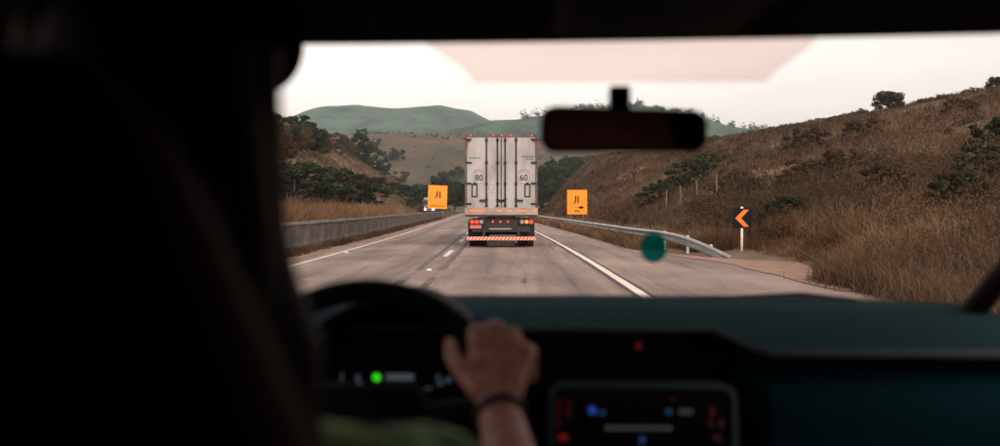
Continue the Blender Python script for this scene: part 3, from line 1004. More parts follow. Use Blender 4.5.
# ------------------------------------------------------------------ trees and shrubs
def crown_mesh(name, seed, n_clump, n_leaf, leaf, spread, flat, m, low=.30):
    """clumps of leaves round limb ends; unit tree: height 1"""
    r = np.random.default_rng(seed)
    C, rad = [], []
    for i in range(n_clump):
        a = r.uniform(0, 2 * np.pi); q = r.uniform(0, 1) ** .55
        h = r.uniform(low + .1, .9)
        wd = spread * math.sin(min(1, (1.04 - h) / .5) * math.pi / 2) ** .8 * (0.75 + .25 * min(1, (h - low) / .25))
        C.append((math.cos(a) * q * wd, math.sin(a) * q * wd, h)); rad.append(r.uniform(.06, .135))
    C, rad = np.array(C), np.array(rad)
    d = r.normal(size=(n_clump * n_leaf, 3)); d /= np.linalg.norm(d, axis=1)[:, None]
    P = np.repeat(C, n_leaf, 0) + d * (np.repeat(rad, n_leaf) * r.uniform(.2, 1, len(d)) ** .5)[:, None] * np.array([1.15, 1.15, flat])
    V, F, rd = leaves(P, leaf, r, 1.9)
    # darker or paler clump by clump
    rd = np.clip(rd * .6 + np.repeat(np.repeat(r.uniform(0, .45, n_clump), n_leaf), 4), 0, 1)
    me = np_mesh(name, V, F, rd)
    me.materials.append(m)
    return me, C


def trunk_mesh(C, seed, r0=.03):
    r = np.random.default_rng(seed)
    b = MB()
    top = (r.normal(0, .02), r.normal(0, .02), .62)
    b.tube([(0, 0, -.06), (r.normal(0, .012), r.normal(0, .012), .2), (r.normal(0, .02), r.normal(0, .02), .42), top], [r0 * 1.2, r0 * .9, r0 * .65, r0 * .3], 7)
    for c in C[:9]:
        s_ = .16 + r.uniform(0, .25)
        b.tube([(0, 0, s_), (c[0] * .5, c[1] * .5, s_ + (c[2] - s_) * .6), tuple(c)], [r0 * .5, r0 * .32, r0 * .1], 5)
    me = b.mesh('trunk', True)
    me.materials.append(M['bark'])
    return me


TREES = {}
for key, seed, nc, nl, lf, sp, fl, mk, low in (
        ('round', 1, 60, 130, .030, .40, .85, 'green_dark', .18), ('wide', 2, 60, 120, .029, .55, .7, 'green_olive', .25),
        ('rusty', 3, 58, 130, .030, .42, .85, 'green_rust', .12), ('loose', 4, 17, 60, .036, .46, .55, 'green_dark', .45),
        ('far', 5, 22, 34, .085, .46, .8, 'green_dark', .18), ('far2', 6, 20, 34, .085, .55, .7, 'green_olive', .22),
        ('bush', 7, 56, 110, .036, .62, .8, 'green_dark', -.1), ('bush2', 8, 56, 110, .036, .70, .75, 'green_olive', -.1), ('bush3', 9, 52, 105, .036, .66, .8, 'green_rust', -.1)):
    cm, C = crown_mesh('crown', seed, nc, nl, lf, sp, fl, M[mk], low)
    TREES[key] = (cm, trunk_mesh(C, seed + 40, .026 if 'bush' not in key else .018))


def tree(name, key, x, y, z, h, label, cat, group, wide=1.0):
    t = empty(name, (x, y, z), random.uniform(0, 6.28))
    t.scale = (h * wide, h * wide, h)
    tag(t, label, cat, group)
    link('crown' if cat == 'tree' else 'foliage', TREES[key][0], None, t)
    link('trunk' if cat == 'tree' else 'stem', TREES[key][1], None, t)
    return t


def bearing(px, d):
    return (px - 518) / 972 * d


# tall trees on the left slope
for px, d, key, ptop, lb, wd in (
        (283, 118, 'loose', 112, 'tall open-crowned tree at the edge of the slope behind the driver', 1.0),
        (296, 128, 'rusty', 121, 'rust-tinged bushy tree on the slope beyond the barrier', 1.15),
        (309, 134, 'round', 121, 'dark rounded tree topping the slope beyond the barrier', 1.1),
        (318, 150, 'rusty', 129, 'reddish brown tree tucked beside the dark rounded one', 1.0),
        (273, 112, 'rusty', 128, 'brown leafy tree half hidden by the driver', 1.3),
        (299, 160, 'loose', 113, 'thin flat-topped tree poking above the rounded trees', .8)):
    x = bearing(px, d); z = float(hill_left(x, d)) - .1
    top = EYE + (208 - ptop) / 972 * d
    tree('tree', key, x, d, z, max(2.2, top - z), lb, 'tree', 'trees on the slope beyond the barrier', wd)
# dark shrubs below them
for px, d, key, ptop, lb, wd in (
        (293, 88, 'bush', 158, 'dark shrub under the tall trees by the driver', 1.65),
        (312, 92, 'bush3', 166, 'brownish shrub low on the slope above the tall grass', 1.65),
        (331, 98, 'bush', 165, 'wide dark shrub above the tall grass', 1.65),
        (352, 104, 'bush', 172, 'dark shrub above the middle of the tall grass', 1.65),
        (374, 150, 'bush2', 176, 'olive shrub above the tall grass short of the orange sign', 1.65),
        (394, 230, 'bush', 182, 'dark shrub close before the orange sign', 1.65),
        (410, 260, 'bush', 184, 'dark shrub just beside the orange sign', 1.65),
        (440, 235, 'round', 178, 'dark tree rising behind the orange sign by the barrier', 1.3),
        (455, 250, 'round', 180, 'dark tree beside the trailer above the far end of the barrier', 1.3),
        (425, 225, 'bush', 185, 'dark shrub behind the headlamps of the oncoming lorry', 1.4),
        (468, 262, 'round', 183, 'dark tree half hidden by the trailer', 1.3)):
    x = bearing(px, d); z = float(hill_left(x, d)) - .1
    top = EYE + (208 - ptop) / 972 * d
    tree('tree' if key == 'round' else 'shrub', key, x, d, z, max(1.2, top - z), lb, 'tree' if key == 'round' else 'shrub', 'dark shrubs beyond the barrier', wd)
# bushes along the crest of that slope
for px, d, hh, key, lb, wd in (
        (333, 235, 5.0, 'bush3', 'small brown bush on the crest of the slope', 1.1),
        (346, 270, 4.2, 'bush3', 'low brown bush in the middle of the crest', 1.2),
        (357, 285, 8.5, 'bush', 'dark bush standing on the crest of the slope', .8),
        (368, 290, 7.5, 'bush2', 'broad olive bush lower on the crest of the slope', 1.0),
        (381, 300, 5.0, 'bush', 'small dark bush at the lower end of the crest', 1.0)):
    x = bearing(px, d)
    tree('shrub', key, x, d, float(hill_left(x, d)) - .3, hh, lb, 'shrub', 'bushes on the crest of the slope', wd)
# trees in the dip right of the trailer
for px, d, key, ptop, lb in (
        (541, 245, 'round', 166, 'dark tree against the edge of the trailer'), (549, 262, 'wide', 163, 'olive tree in the dip between trailer and hillside'),
        (558, 285, 'round', 158, 'dark tree in the dip, highest beside the trailer'), (568, 300, 'round', 156, 'dark tree emerging over the hillside edge under the mirror'),
        (553, 238, 'bush', 186, 'low dark shrub in the dip at the foot of the hillside'), (580, 330, 'wide', 154, 'olive tree just under the mirror above the hillside')):
    x = bearing(px, d)
    top = EYE + (208 - ptop) / 972 * d
    c_ = 'shrub' if key == 'bush' else 'tree'
    tree(c_, key, x, d, -.2, top + .2, lb, c_, 'trees in the dip beside the trailer', 1.0)
# lone trees on the field hill
def field_z(x, y):
    prof = [pb(*p) for p in [(-60, 178), (150, 152), (300, 139), (390, 135.5), (470, 136), (540, 142), (600, 150), (700, 165), (860, 190)]]
    t = (y - 720) / (620 * .45 if y < 720 else 620 * .55)
    env = math.cos(max(-1, min(1, t)) * math.pi / 2) ** 1.25
    return float(interp_s(np.array([x]), np.array([p[0] * 720 for p in prof]), np.array([p[1] * 720 + EYE for p in prof]))[0]) * env - 4 * (1 - env)


for px, d, hh, key, lb in (
        (389, 560, 5.5, 'far2', 'smaller of two lone trees side by side on the field hill'), (397, 560, 7.0, 'far', 'larger of two lone trees side by side on the field hill'),
        (400, 510, 7.0, 'far2', 'lone olive tree low on the field hill'), (441, 505, 8.0, 'far', 'dark round tree on the field hill beside the trailer'),
        (449, 500, 6.0, 'far2', 'olive tree low on the field hill nearest the trailer'), (376, 600, 5.0, 'far2', 'tiny tree on the field hill above the dark crest bush'),
        (458, 520, 7.0, 'far', 'dark tree on the field hill touching the trailer edge'), (420, 490, 6.0, 'far2', 'lone tree on the field hill above the orange sign'),
        (361, 640, 6, 'far', 'tree at the top of the field hill above the slope')):
    x = bearing(px, d)
    tree('tree', key, x, d, field_z(x, d) - .6, hh * 1.25, lb, 'tree', 'lone trees on the field hill', 1.1)
# two trees on the skyline of the right hillside and dark shrubs on its face
for px, d, hh, key, lb, wd in (
        (885, 128, 3.3, 'rusty', 'broad lone tree on the skyline of the dry hillside', 1.15),
        (991, 122, 2.1, 'rusty', 'small tree on the skyline at the top of the dry hillside', 1.1)):
    x = bearing(px, d); z = float(hill_right(x, d)) - .25
    tree('tree', key, x, d, z, hh, lb, 'tree', 'trees on the skyline of the hillside', wd * 1.15)
for px, d, hh, key, lb, wd in (
        (657, 62, 1.5, 'bush', 'dark shrub on the hillside above the middle of the guardrail', 1.3),
        (672, 64, 1.4, 'bush', 'dark shrub beside the fence posts on the hillside', 1.4),
        (692, 70, 1.9, 'bush', 'large dark shrub below the mirror on the hillside', 1.5),
        (711, 73, 1.8, 'bush2', 'olive shrub highest of the clump below the mirror', 1.5),
        (697, 61, 1.2, 'bush', 'low dark shrub at the bottom of the clump on the hillside', 1.4),
        (782, 33, 1.15, 'bush', 'dark green shrub just beyond the chevron sign', 1.1),
        (800, 46, 1.3, 'bush3', 'brown shrub above the dark one beyond the chevron sign', 1.3),
        (728, 52, 1.5, 'bush3', 'rusty shrub on the slope above the guardrail end', .8),
        (806, 70, 2.0, 'bush3', 'brown shrub on the hillside above the dirt shoulder', 1.3),
        (862, 74, 1.7, 'bush3', 'brown bush halfway up the hillside under the skyline tree', 1.5),
        (955, 78, 1.5, 'bush3', 'brown bush high on the hillside above the windscreen pillar', 1.5),
        (984, 30, 1.3, 'bush2', 'olive bush in the near brush beside the windscreen pillar', 1.2),
        (958, 25, 1.0, 'bush2', 'low olive bush in the near brush short of the pillar', 1.3),
        (992, 42, 1.6, 'bush', 'dark bush on the hillside above the pillar', 1.2),
        (884, 32, 1.2, 'bush3', 'brown bush at the roadside past the dirt shoulder', 1.2),
        (838, 46, 1.3, 'bush3', 'brown bush behind the golden grass at the dirt shoulder', 1.3)):
    x = bearing(px, d); z = float(hill_right(x, d)) - .1
    tree('shrub', key, x, d, z, hh, lb, 'shrub', 'shrubs on the dry hillside', wd)
# far wooded crest: a mass of small trees on the green hill
pts_ = []
prof_ = [(380, 165), (440, 132), (492, 121), (530, 118), (580, 112), (640, 107), (690, 117), (720, 127), (770, 134), (840, 150)]
for i in range(150):
    px = random.uniform(520, 800)
    zc = np.interp(px, [p[0] for p in prof_], [p[1] for p in prof_])
    pts_.append((bearing(px, 1450), 1450 + random.uniform(-60, 20), EYE + (208 - zc) / 972 * 1450 - 4, random.uniform(4, 11)))
PP, SZ = [], []
for (x, y, z, h) in pts_:
    q = rng.normal(size=(40, 3)) * np.array([.32, .32, .28]) * h + np.array([x, y, z + h * .55])
    PP.append(q); SZ.append(np.full(40, 1.7))
V, F, rd = leaves(np.concatenate(PP), np.concatenate(SZ), rng, 1.4)
o = link('far_wood', np_mesh('far_wood', V, F, rd), M['green_dark'])
tag(o, 'far dark wood along the crest of the green hill', 'wood', kind='stuff')
# scrub too far off to count on the field hill
PP = []
for i in range(420):
    d = random.uniform(470, 715); px = random.uniform(270, 610)
    x = bearing(px, d)
    if vnoise(x, d, 90, 12) + random.gauss(0, .3) < .05: continue
    h = random.uniform(1.0, 3.2)
    PP.append(rng.normal(size=(16, 3)) * np.array([.5, .5, .3]) * h + np.array([x, d, field_z(x, d) + h * .2]))
V, F, rd = leaves(np.concatenate(PP), .9, rng, 1.5)
o = link('field_scrub', np_mesh('field_scrub', V, F, rd), M['green_olive'])
tag(o, 'dark scrub dotted over the far field hill', 'scrub', kind='stuff')
# pale fence posts on the hillside
fp_me = MB().tube([(0, 0, -.2), (0, 0, 1.25)], .045, 7).mesh('fence_post')
M['pale_wood'] = mat('pale_wood', (.09, .072, .060), .9, (.16, .13, .11), 5, 5)
fp_me.materials.append(M['pale_wood'])
for i, px in enumerate((665.5, 680.5, 697, 716)):
    d = 55 - i * 1.2
    x = bearing(px, d)
    o = link('fence_post', fp_me, None, None, (x, d, float(hill_right(x, d))), (R(random.uniform(-4, 4)), R(random.uniform(-4, 4)), 0))
    tag(o, ['pale fence post on the hillside nearest the road sign', 'pale fence post second from the road sign', 'pale fence post below the large dark shrub', 'pale fence post nearest the chevron sign'][i], 'fence post', 'fence posts on the hillside')

# ------------------------------------------------------------------ the car we sit in
CX = 0.15                                        # centre line of the car
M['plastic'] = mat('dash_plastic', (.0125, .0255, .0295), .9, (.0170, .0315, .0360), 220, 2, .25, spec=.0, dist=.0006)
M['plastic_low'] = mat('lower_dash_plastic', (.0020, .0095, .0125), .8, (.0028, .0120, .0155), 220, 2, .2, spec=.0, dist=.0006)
M['black'] = mat('black_plastic', (.0022, .0022, .0024), .7, spec=.08)
M['gloss_black'] = mat('gloss_black', (.004, .004, .005), .15, spec=.4)
M['lining'] = mat('roof_cloth', (.008, .0078, .0075), .95, (.010, .010, .0095), 300, 2, .2, spec=.05, dist=.0006)
M['leather'] = mat('brown_black_leather', (.034, .013, .0085), .75, (.044, .018, .012), 60, 4, .3, spec=.12, dist=.001)
M['grey_trim'] = mat('pillar_trim', (.015, .011, .0095), .8, spec=.05)
M['teal_bezel'] = mat('satin_bezel', (.010, .026, .030), .45)
M['wheel_skin'] = mat('wheel_leather', (.0025, .0025, .0025), .7, spec=.08)
M['mirror_glass'] = mat('mirror_glass', (.75, .72, .70), .05, metal=1.0)

car = empty('car', (CX, .9, 0))
tag(car, 'dark car interior with dashboard, steering wheel and rear-view mirror, seen from the back seat', 'car')


def P_(x, y, z):
    return (x - CX, y - .9, z)


def cb(name, m, parent=None, **k):
    """a builder for a part of the car, in world coordinates"""
    return None


class CB(MB):
    def build(s, name, m, parent=None, **k):
        s.v = [P_(*p) for p in s.v]
        return MB.build(s, name, m, parent or car, **k)


def loft(profile, xs, closed=False):
    """profile(x) -> [(y, z)...], swept across the car"""
    b = CB()
    rows = [profile(x) for x in xs]
    n = len(rows[0])
    vs = [(x, p[0], p[1]) for x, r_ in zip(xs, rows) for p in r_]
    fs = []
    for i in range(len(xs) - 1):
        for k in range(n - (0 if closed else 1)):
            q = (k + 1) % n
            fs.append((i * n + k, (i + 1) * n + k, (i + 1) * n + q, i * n + q))
    b.add(vs, fs)
    return b


def sm(a, b, x):
    return float(ss(a, b, x))


def dash_prof(x):
    e = abs(x - CX) / .78
    yb = 2.22 - .16 * e ** 3                        # foot of the windscreen, bowed
    k = sm(.315, .395, x)                           # hood of the centre stack ends, lower lip begins
    yl = 1.62 - .12 * k
    zl = 1.2335 - .022 * k - .010 * sm(.72, .95, x)
    top = 1.2335 - .012 * sm(.75, .95, x)
    return [(yb + .02, 1.20), (yb, 1.2275), (yb - .05, 1.231), (1.95, 1.2335 - .006 * e), (1.78, top + .003), (1.68, top + .0025 - .004 * k), (yl + .02, zl + .001), (yl + .004, zl - .002), (yl, zl - .006), (yl + .004, zl - .012), (yl + .05, zl - .016), (1.72, zl - .02)]


xs_ = [-.62 + i * (1.54 / 90) for i in range(91)]
dash = loft(dash_prof, xs_).build('dashboard', M['plastic'], smooth=True)


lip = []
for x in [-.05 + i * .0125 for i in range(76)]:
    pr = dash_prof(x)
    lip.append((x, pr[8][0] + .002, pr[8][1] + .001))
M['lip'] = mat('dash_edge_highlight', (.030, .038, .040), .8, (.040, .050, .052), 90, 3, .2, spec=.0, dist=.0006)  # paler tone paints in the highlight along the dash lip
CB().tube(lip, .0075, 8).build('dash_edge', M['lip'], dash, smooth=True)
loft(lambda x: [(p[0] + (-.02 if i else .012), p[1] + .0035) for i, p in enumerate(dash_prof(x)[1:3])] , xs_).build('demister_strip', M['black'], dash, smooth=True)


def low_prof(x):
    e = 1 - sm(.350, .385, x)                       # rounds back into the black stack
    pr = [(1.70, 1.205), (1.64, 1.188), (1.635, 1.176), (1.56, 1.1665), (1.515, 1.160), (1.50, 1.150), (1.505, 1.10), (1.54, 1.02), (1.60, .90), (1.62, .62)]
    return [(y + (1.72 - y) * e, z) for y, z in pr]


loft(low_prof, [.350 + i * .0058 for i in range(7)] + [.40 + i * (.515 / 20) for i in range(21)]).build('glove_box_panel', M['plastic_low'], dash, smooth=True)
# black centre stack and knee panel
CB().box((.165, 1.70, .95), (.385, .09, .54)).build('centre_panel', M['black'], dash, bevel=.01)
CB().box((-.33, 1.74, .93), (.60, .09, .54)).build('knee_panel', M['black'], dash, bevel=.01)
M['red_led'] = mat('red_led', (.1, .01, .01), .4, emit=(1, .05, .03), estr=.03)
CB().box((.205, 1.652, 1.196), (.008, .004, .010)).build('warning_lamp', M['red_led'], dash)
# infotainment unit: rounded frame, dark screen, dim symbols
sx, sz_, sy = .194, 1.070, 1.500


def rrect(w_, h_, r_, n=6):
    pts = []
    for (cx, cz, a0) in ((w_ / 2 - r_, h_ / 2 - r_, 0), (-w_ / 2 + r_, h_ / 2 - r_, 90), (-w_ / 2 + r_, -h_ / 2 + r_, 180), (w_ / 2 - r_, -h_ / 2 + r_, 270)):
        for k in range(n + 1):
            a = R(a0 + 90 * k / n)
            pts.append((cx + r_ * math.cos(a), cz + r_ * math.sin(a)))
    return pts


def frame_prism(po, pi, depth):
    n = len(po)
    vs = [(p[0], 0, p[1]) for p in po] + [(p[0], 0, p[1]) for p in pi] + [(p[0], depth, p[1]) for p in po] + [(p[0], depth, p[1]) for p in pi]
    fs = []
    for k in range(n):
        q = (k + 1) % n
        fs += [(k, q, n + q, n + k), (2 * n + k, 3 * n + k, 3 * n + q, 2 * n + q), (k, 2 * n + k, 2 * n + q, q), (n + k, n + q, 3 * n + q, 3 * n + k)]
    return vs, fs


unit = MB()
unit.add(*frame_prism(rrect(.292, .178, .026), rrect(.276, .160, .018), .02))
uo = unit.build('screen_bezel', M['teal_bezel'], car, smooth=False, loc=P_(sx, sy, sz_), rot=(R(-6), 0, R(0)))
scr = MB().box((0, .014, 0), (.280, .012, .166)).build('screen', M['gloss_black'], uo)
MB().box((0, .10, -.005), (.270, .155, .15)).build('screen_mount', M['black'], uo, bevel=.01)


def glow(name, c, s_):
    return mat(name, (.01, .01, .01), .4, emit=c, estr=s_)


G = {'red': glow('dim_red_symbol', (.8, .03, .015), .014), 'red2': glow('red_symbol', (1, .03, .02), .07), 'blue': glow('blue_symbol', (.04, .16, 1), .16), 'blue2': glow('blue_light', (.08, .3, .8), .06),
     'grey': glow('grey_letters', (.8, .75, .72), .030), 'lcd': glow('trip_display', (.62, .72, .85), .045), 'green': glow('green_lamp', (.05, 1, .02), .45), 'digit': glow('dial_digits', (.5, .65, .9), .035)}


def scr_xy(px, py):                                 # where a mark stands on the screen
    return ((px - 518) / 972 * 1.5 - sx, EYE - (py - 208) / 972 * 1.5 - sz_)


def mark(px, py, w_, h_, key, name='symbol'):
    u, v = scr_xy(px, py)
    if w_ == h_:
        MB().tube([(u, .0065, v), (u, .008, v)], w_ / 2, 12).build(name, G[key], scr)
    else:
        MB().box((u, .0068, v), (w_, .002, h_)).build(name, G[key], scr)


mark(593, 411.5, .012, .012, 'blue'); mark(603, 414, .010, .005, 'blue2'); mark(670, 412.5, .009, .009, 'blue2')
for i in range(3): mark(682.5 + i * 4.6, 412.5, .0048, .0075, 'grey', 'lettering')
for i in range(9): mark(609 + i * 7.6, 429, .0080, .0062, 'grey', 'lettering')
mark(643, 441, .0085, .010, 'blue2')
for py, hh in ((405, .012), (414, .012), (425, .010)): mark(559, py, .006, hh, 'red')
mark(569, 410, .006, .024, 'red')
mark(563.5, 438.5, .013, .008, 'red2')
for px, py, hh in ((714, 412, .016), (722, 424, .012), (712, 424, .010)): mark(px, py, .006, hh, 'red')
mark(718, 438, .011, .007, 'red'); mark(675, 400, .008, .005, 'red')

# instrument binnacle behind the wheel
WX = -.205


def hood_prof(x):
    t = max(0, 1 - ((x - WX) / .160) ** 2) ** .5
    zt = 1.14 + .146 * t
    return [(1.78, zt + .002), (1.66, zt + .006), (1.53, zt), (1.525, zt - .006), (1.55, zt - .02), (1.62, zt - .03)]


hood = loft(hood_prof, [WX - .159 + i * (.318 / 40) for i in range(41)]).build('instrument_hood', M['black'], smooth=True)
cl = CB().box((WX, 1.64, 1.13), (.29, .02, .17)).build('instrument_cluster', M['black'])
CB().prism([(WX + .156 * math.cos(R(a)), 1.14 + .141 * math.sin(R(a))) for a in range(0, 181, 10)] + [(WX - .156, 1.0), (WX + .156, 1.0)], XZ, -.01).build('cluster_shroud', M['black'], cl)
cl.children[0].location.y = 1.66


def clock_mark(px, py, w_, h_, key, name):
    d = 1.628
    u, v = (px - 518) / 972 * d, EYE - (py - 208) / 972 * d
    if w_ == h_: CB().tube([(u, d, v), (u, d + .001, v)], w_ / 2, 14).build(name, G[key], cl)
    else: CB().box((u, d, v), (w_, .002, h_)).build(name, G[key], cl)


clock_mark(376, 378.3, .0125, .0125, 'green', 'green_indicator')
clock_mark(399.5, 377.8, .046, .010, 'lcd', 'trip_display')
for px, py, w_, h_ in ((341, 378, .003, .014), (357, 379, .006, .012), (359, 384, .008, .004), (438, 378, .006, .008), (440, 384, .011, .006), (448, 380.5, .010, .008), (428, 389, .012, .003), (402, 394, .03, .004), (362, 412, .012, .004)):
    clock_mark(px, py, w_, h_, 'digit', 'dial_digit')

# steering wheel
wh = empty('steering_wheel', P_(WX, 1.25, 1.150)); wh.parent = car
wh.rotation_euler = (R(-25), 0, 0)
n, mr, rr_ = 72, .184, .0160
vs_, fs_ = [], []
for i in range(n):
    a = 2 * math.pi * i / n
    for k in range(14):
        b_ = 2 * math.pi * k / 14
        q = mr + rr_ * math.cos(b_)
        vs_.append((q * math.cos(a), rr_ * math.sin(b_) * 1.15, q * math.sin(a)))
for i in range(n):
    for k in range(14):
        fs_.append((i * 14 + k, ((i + 1) % n) * 14 + k, ((i + 1) % n) * 14 + (k + 1) % 14, i * 14 + (k + 1) % 14))
MB().add(vs_, fs_).build('rim', M['wheel_skin'], wh, smooth=True)
hub = MB()
hub.prism([(-.085, -.06), (.085, -.06), (.10, .0), (.075, .055), (-.075, .055), (-.10, .0)], XZ, .05)
hub.build('airbag_cover', M['black'], wh, bevel=.012, loc=(0, .045, 0))
for a in (8, 172, 270):
    ca, sa = math.cos(R(a)), math.sin(R(a))
    MB().tube([(.07 * ca, .03, .07 * sa), (.185 * ca, .0, .185 * sa)], [.024, .014], 8).build('spoke', M['black'], wh, smooth=True)
CB().tube([(WX, 1.29, 1.11), (WX, 1.68, .93)], .045, 12).build('steering_column', M['black'], smooth=True)

# rear-view mirror on its stalk
mi = empty('rear_view_mirror', P_(.1535, 1.40, 1.5415)); mi.parent = car
mi.rotation_euler = (R(4), R(.6), R(3))
ho = rrect(.240, .064, .022, 8)
ho = [(u, v * (1 + .16 * (u / .12) * -.4)) for u, v in ho]
MB().prism(ho, XZ, .022).build('housing', M['black'], mi, bevel=.004, loc=(0, .022, 0))
MB().prism([(u * .955, v * .87) for u, v in ho], XZ, .002).build('mirror_glass', M['mirror_glass'], mi, loc=(0, -.0005, 0))
CB().box((.1475, 1.418, 1.583), (.030, .022, .048)).build('mirror_stalk', M['black'], bevel=.004)

# windscreen, its header, pillars
def glass_yz(t, x):
    e = (x - CX) / .75
    yb = 2.24 - .16 * abs(e) ** 3 ; zb = 1.212
    yt = 1.352 - .03 * e * e; zt = 1.678
    return yb + (yt - yb) * t, zb + (zt - zb) * t + .012 * math.sin(math.pi * t)


m = bpy.data.materials.new('clear_glass')
m.use_nodes = True
nt = m.node_tree
nt.nodes.clear()
tb = nt.nodes.new('ShaderNodeBsdfTransparent'); tb.inputs[0].default_value = (.955, .965, .955, 1)
ot = nt.nodes.new('ShaderNodeOutputMaterial')
nt.links.new(tb.outputs[0], ot.inputs[0])
M['glass'] = m


def glass_patch(fx, t0, t1, nx=24, nt_=10, lift=0.0):
    b = CB(); vs, fs = [], []
    for j in range(nt_ + 1):
        t = t0 + (t1 - t0) * j / nt_
        xa, xb = fx(t)
        for i in range(nx + 1):
            x = xa + (xb - xa) * i / nx
            y, z = glass_yz(t, x)
            vs.append((x, y - lift * .46, z - lift * .88))
    for j in range(nt_):
        for i in range(nx):
            q = j * (nx + 1) + i
            fs.append((q, q + 1, q + nx + 2, q + nx + 1))
    b.add(vs, fs)
    return b


ws = glass_patch(lambda t: (CX - .76 + .13 * t, CX + .76 - .13 * t), 0, 1).build('windscreen', M['glass'], smooth=True)
# dotted shade band printed at the top of the glass around the mirror
m = bpy.data.materials.new('printed_shade')
m.use_nodes = True
nt = m.node_tree
nt.nodes.clear()
tb = nt.nodes.new('ShaderNodeBsdfTransparent'); tb.inputs[0].default_value = (.80, .70, .665, 1)
ot = nt.nodes.new('ShaderNodeOutputMaterial')
nt.links.new(tb.outputs[0], ot.inputs[0])
M['shade'] = m
glass_patch(lambda t: (CX - .218 - .055 * sm(.865, .985, t) - .02 * sm(.93, 1, t), CX + .222 + .045 * sm(.865, .985, t)), .868, .999, 16, 6, .003).build('shade_band', M['shade'], ws)
# round translucent sticker low on the glass
m = bpy.data.materials.new('teal_sticker')
m.use_nodes = True
nt = m.node_tree
nt.nodes.clear()
tb = nt.nodes.new('ShaderNodeBsdfTransparent'); tb.inputs[0].default_value = (.13, .55, .51, 1)
df = nt.nodes.new('ShaderNodeBsdfTranslucent'); df.inputs[0].default_value = (.006, .16, .155, 1)
mx = nt.nodes.new('ShaderNodeMixShader'); mx.inputs[0].default_value = .35
ot = nt.nodes.new('ShaderNodeOutputMaterial')
nt.links.new(tb.outputs[0], mx.inputs[1]); nt.links.new(df.outputs[0], mx.inputs[2]); nt.links.new(mx.outputs[0], ot.inputs[0])
M['sticker'] = m
b = CB(); vs = []
t0 = .280; y0, z0 = glass_yz(t0, .277)
dy, dz = glass_yz(t0 + .01, .277); sl = Vector((.13 * (dy - y0), dy - y0, dz - z0)).normalized()   # stuck on a little askew
for lift in (.003, .004):
    for k in range(28):
        a = 2 * math.pi * k / 28
        vs.append(Vector((.277, y0, z0)) + Vector((1, 0, 0)) * .0275 * math.cos(a) + sl * .068 * math.sin(a) + Vector((0, -.46, -.88)) * lift)
b.add(vs, [tuple(range(28))[::-1], tuple(range(28, 56))] + [(k, (k + 1) % 28, 28 + (k + 1) % 28, 28 + k) for k in range(28)])
b.build('sticker', M['sticker'], ws)
# wiper lying at the foot of the glass
CB().tube([(.40, 2.30, 1.214), (.55, 2.29, 1.220), (.66, 2.26, 1.226), (.76, 2.20, 1.222)], [.004, .008, .010, .006], 6).build('wiper', M['black'], smooth=True)

def roof_prof(x):
    e = (x - CX) / .75
    zc = 1.6585 + .007 * (x - .15) / .6
    yf = 1.352 - .03 * e * e
    dz = -.10 * max(0, abs(e) - .72) / .28
    return [(yf + .02, zc + .03), (yf, zc + .006), (yf - .012, zc + .0005), (yf - .03, zc + .003), (yf - .16, zc + .030 + dz), (.6, 1.735 + dz), (0, 1.74 + dz), (-.7, 1.70 + dz), (-1.1, 1.58 + dz)]


loft(roof_prof, [CX - .76 + i * (1.52 / 30) for i in range(31)]).build('roof_lining', M['lining'], smooth=True)


def roof_out(x):
    return [(y, z + .045) for y, z in roof_prof(x)[1:]]


M['body_paint'] = mat('grey_car_paint', (.10, .10, .11), .3, metal=.4)
loft(roof_out, [CX - .76 + i * (1.52 / 30) for i in range(31)]).build('roof', M['body_paint'], smooth=True)
oc_ = CB()
oc_.box((CX + .004, 1.08, 1.655), (.225, .26, .030))
oc_.build('overhead_console', mat('console_plastic', (.012, .012, .011), .8, spec=.05), bevel=.012)
for s_ in (-1, 1):
    q = lambda x: CX + s_ * (x - CX)
    pts = [(q(.925), 2.02, 1.19), (q(.892), 1.90, 1.242), (q(.862), 1.70, 1.335), (q(.79), 1.50, 1.475), (q(.735), 1.34, 1.63), (q(.72), 1.2, 1.70)]
    CB().tube(pts, [.028, .023, .023, .028, .040, .046], 10).build('windscreen_pillar', M['grey_trim'], smooth=True)
    CB().box((q(.93), .62, .74), (.09, 2.1, .74)).build('front_door', M['black'], bevel=.02)
    CB().box((q(.93), -.72, .74), (.09, .56, .74)).build('rear_door', M['black'], bevel=.02)
    CB().tube([(q(.90), .42, 1.08), (q(.74), .38, 1.70)], [.06, .05], 8).build('door_pillar', M['lining'], smooth=True)
    b = CB(); b.add([(q(.925), 1.65, 1.10), (q(.925), .45, 1.10), (q(.78), .40, 1.66), (q(.80), 1.30, 1.60)], [(0, 1, 2, 3)])
    b.build('side_window', M['glass'])
    b = CB(); b.add([(q(.925), .37, 1.10), (q(.925), -1.0, 1.10), (q(.80), -1.0, 1.62), (q(.78), .36, 1.66)], [(0, 1, 2, 3)])
    b.build('tinted_side_window', M['black'])
CB().box((CX, -1.08, .80), (1.6, .08, .80)).build('rear_seat_back', M['leather'], bevel=.05)
m = bpy.data.materials.new('tinted_glass')
m.use_nodes = True
nt = m.node_tree
nt.nodes.clear()
tb = nt.nodes.new('ShaderNodeBsdfTransparent'); tb.inputs[0].default_value = (.013, .005, .004, 1)
ot = nt.nodes.new('ShaderNodeOutputMaterial')
nt.links.new(tb.outputs[0], ot.inputs[0])
CB().add([(CX - .78, -1.10, 1.19), (CX + .78, -1.10, 1.19), (CX + .76, -1.10, 1.64), (CX - .76, -1.10, 1.64)], [(0, 1, 2, 3)]).build('rear_window', m)
CB().box((CX, .3, .33), (1.6, 2.9, .06)).build('cabin_floor', M['black'])

# sun visor folded down in front of the driver
vz = rrect(.42, .156, .058, 12)
vo = MB().prism(vz, XZ, .016).build('sun_visor', M['lining'], car, bevel=.005, loc=P_(-.470, 1.20, 1.642), rot=(R(-8), 0, R(-3)))

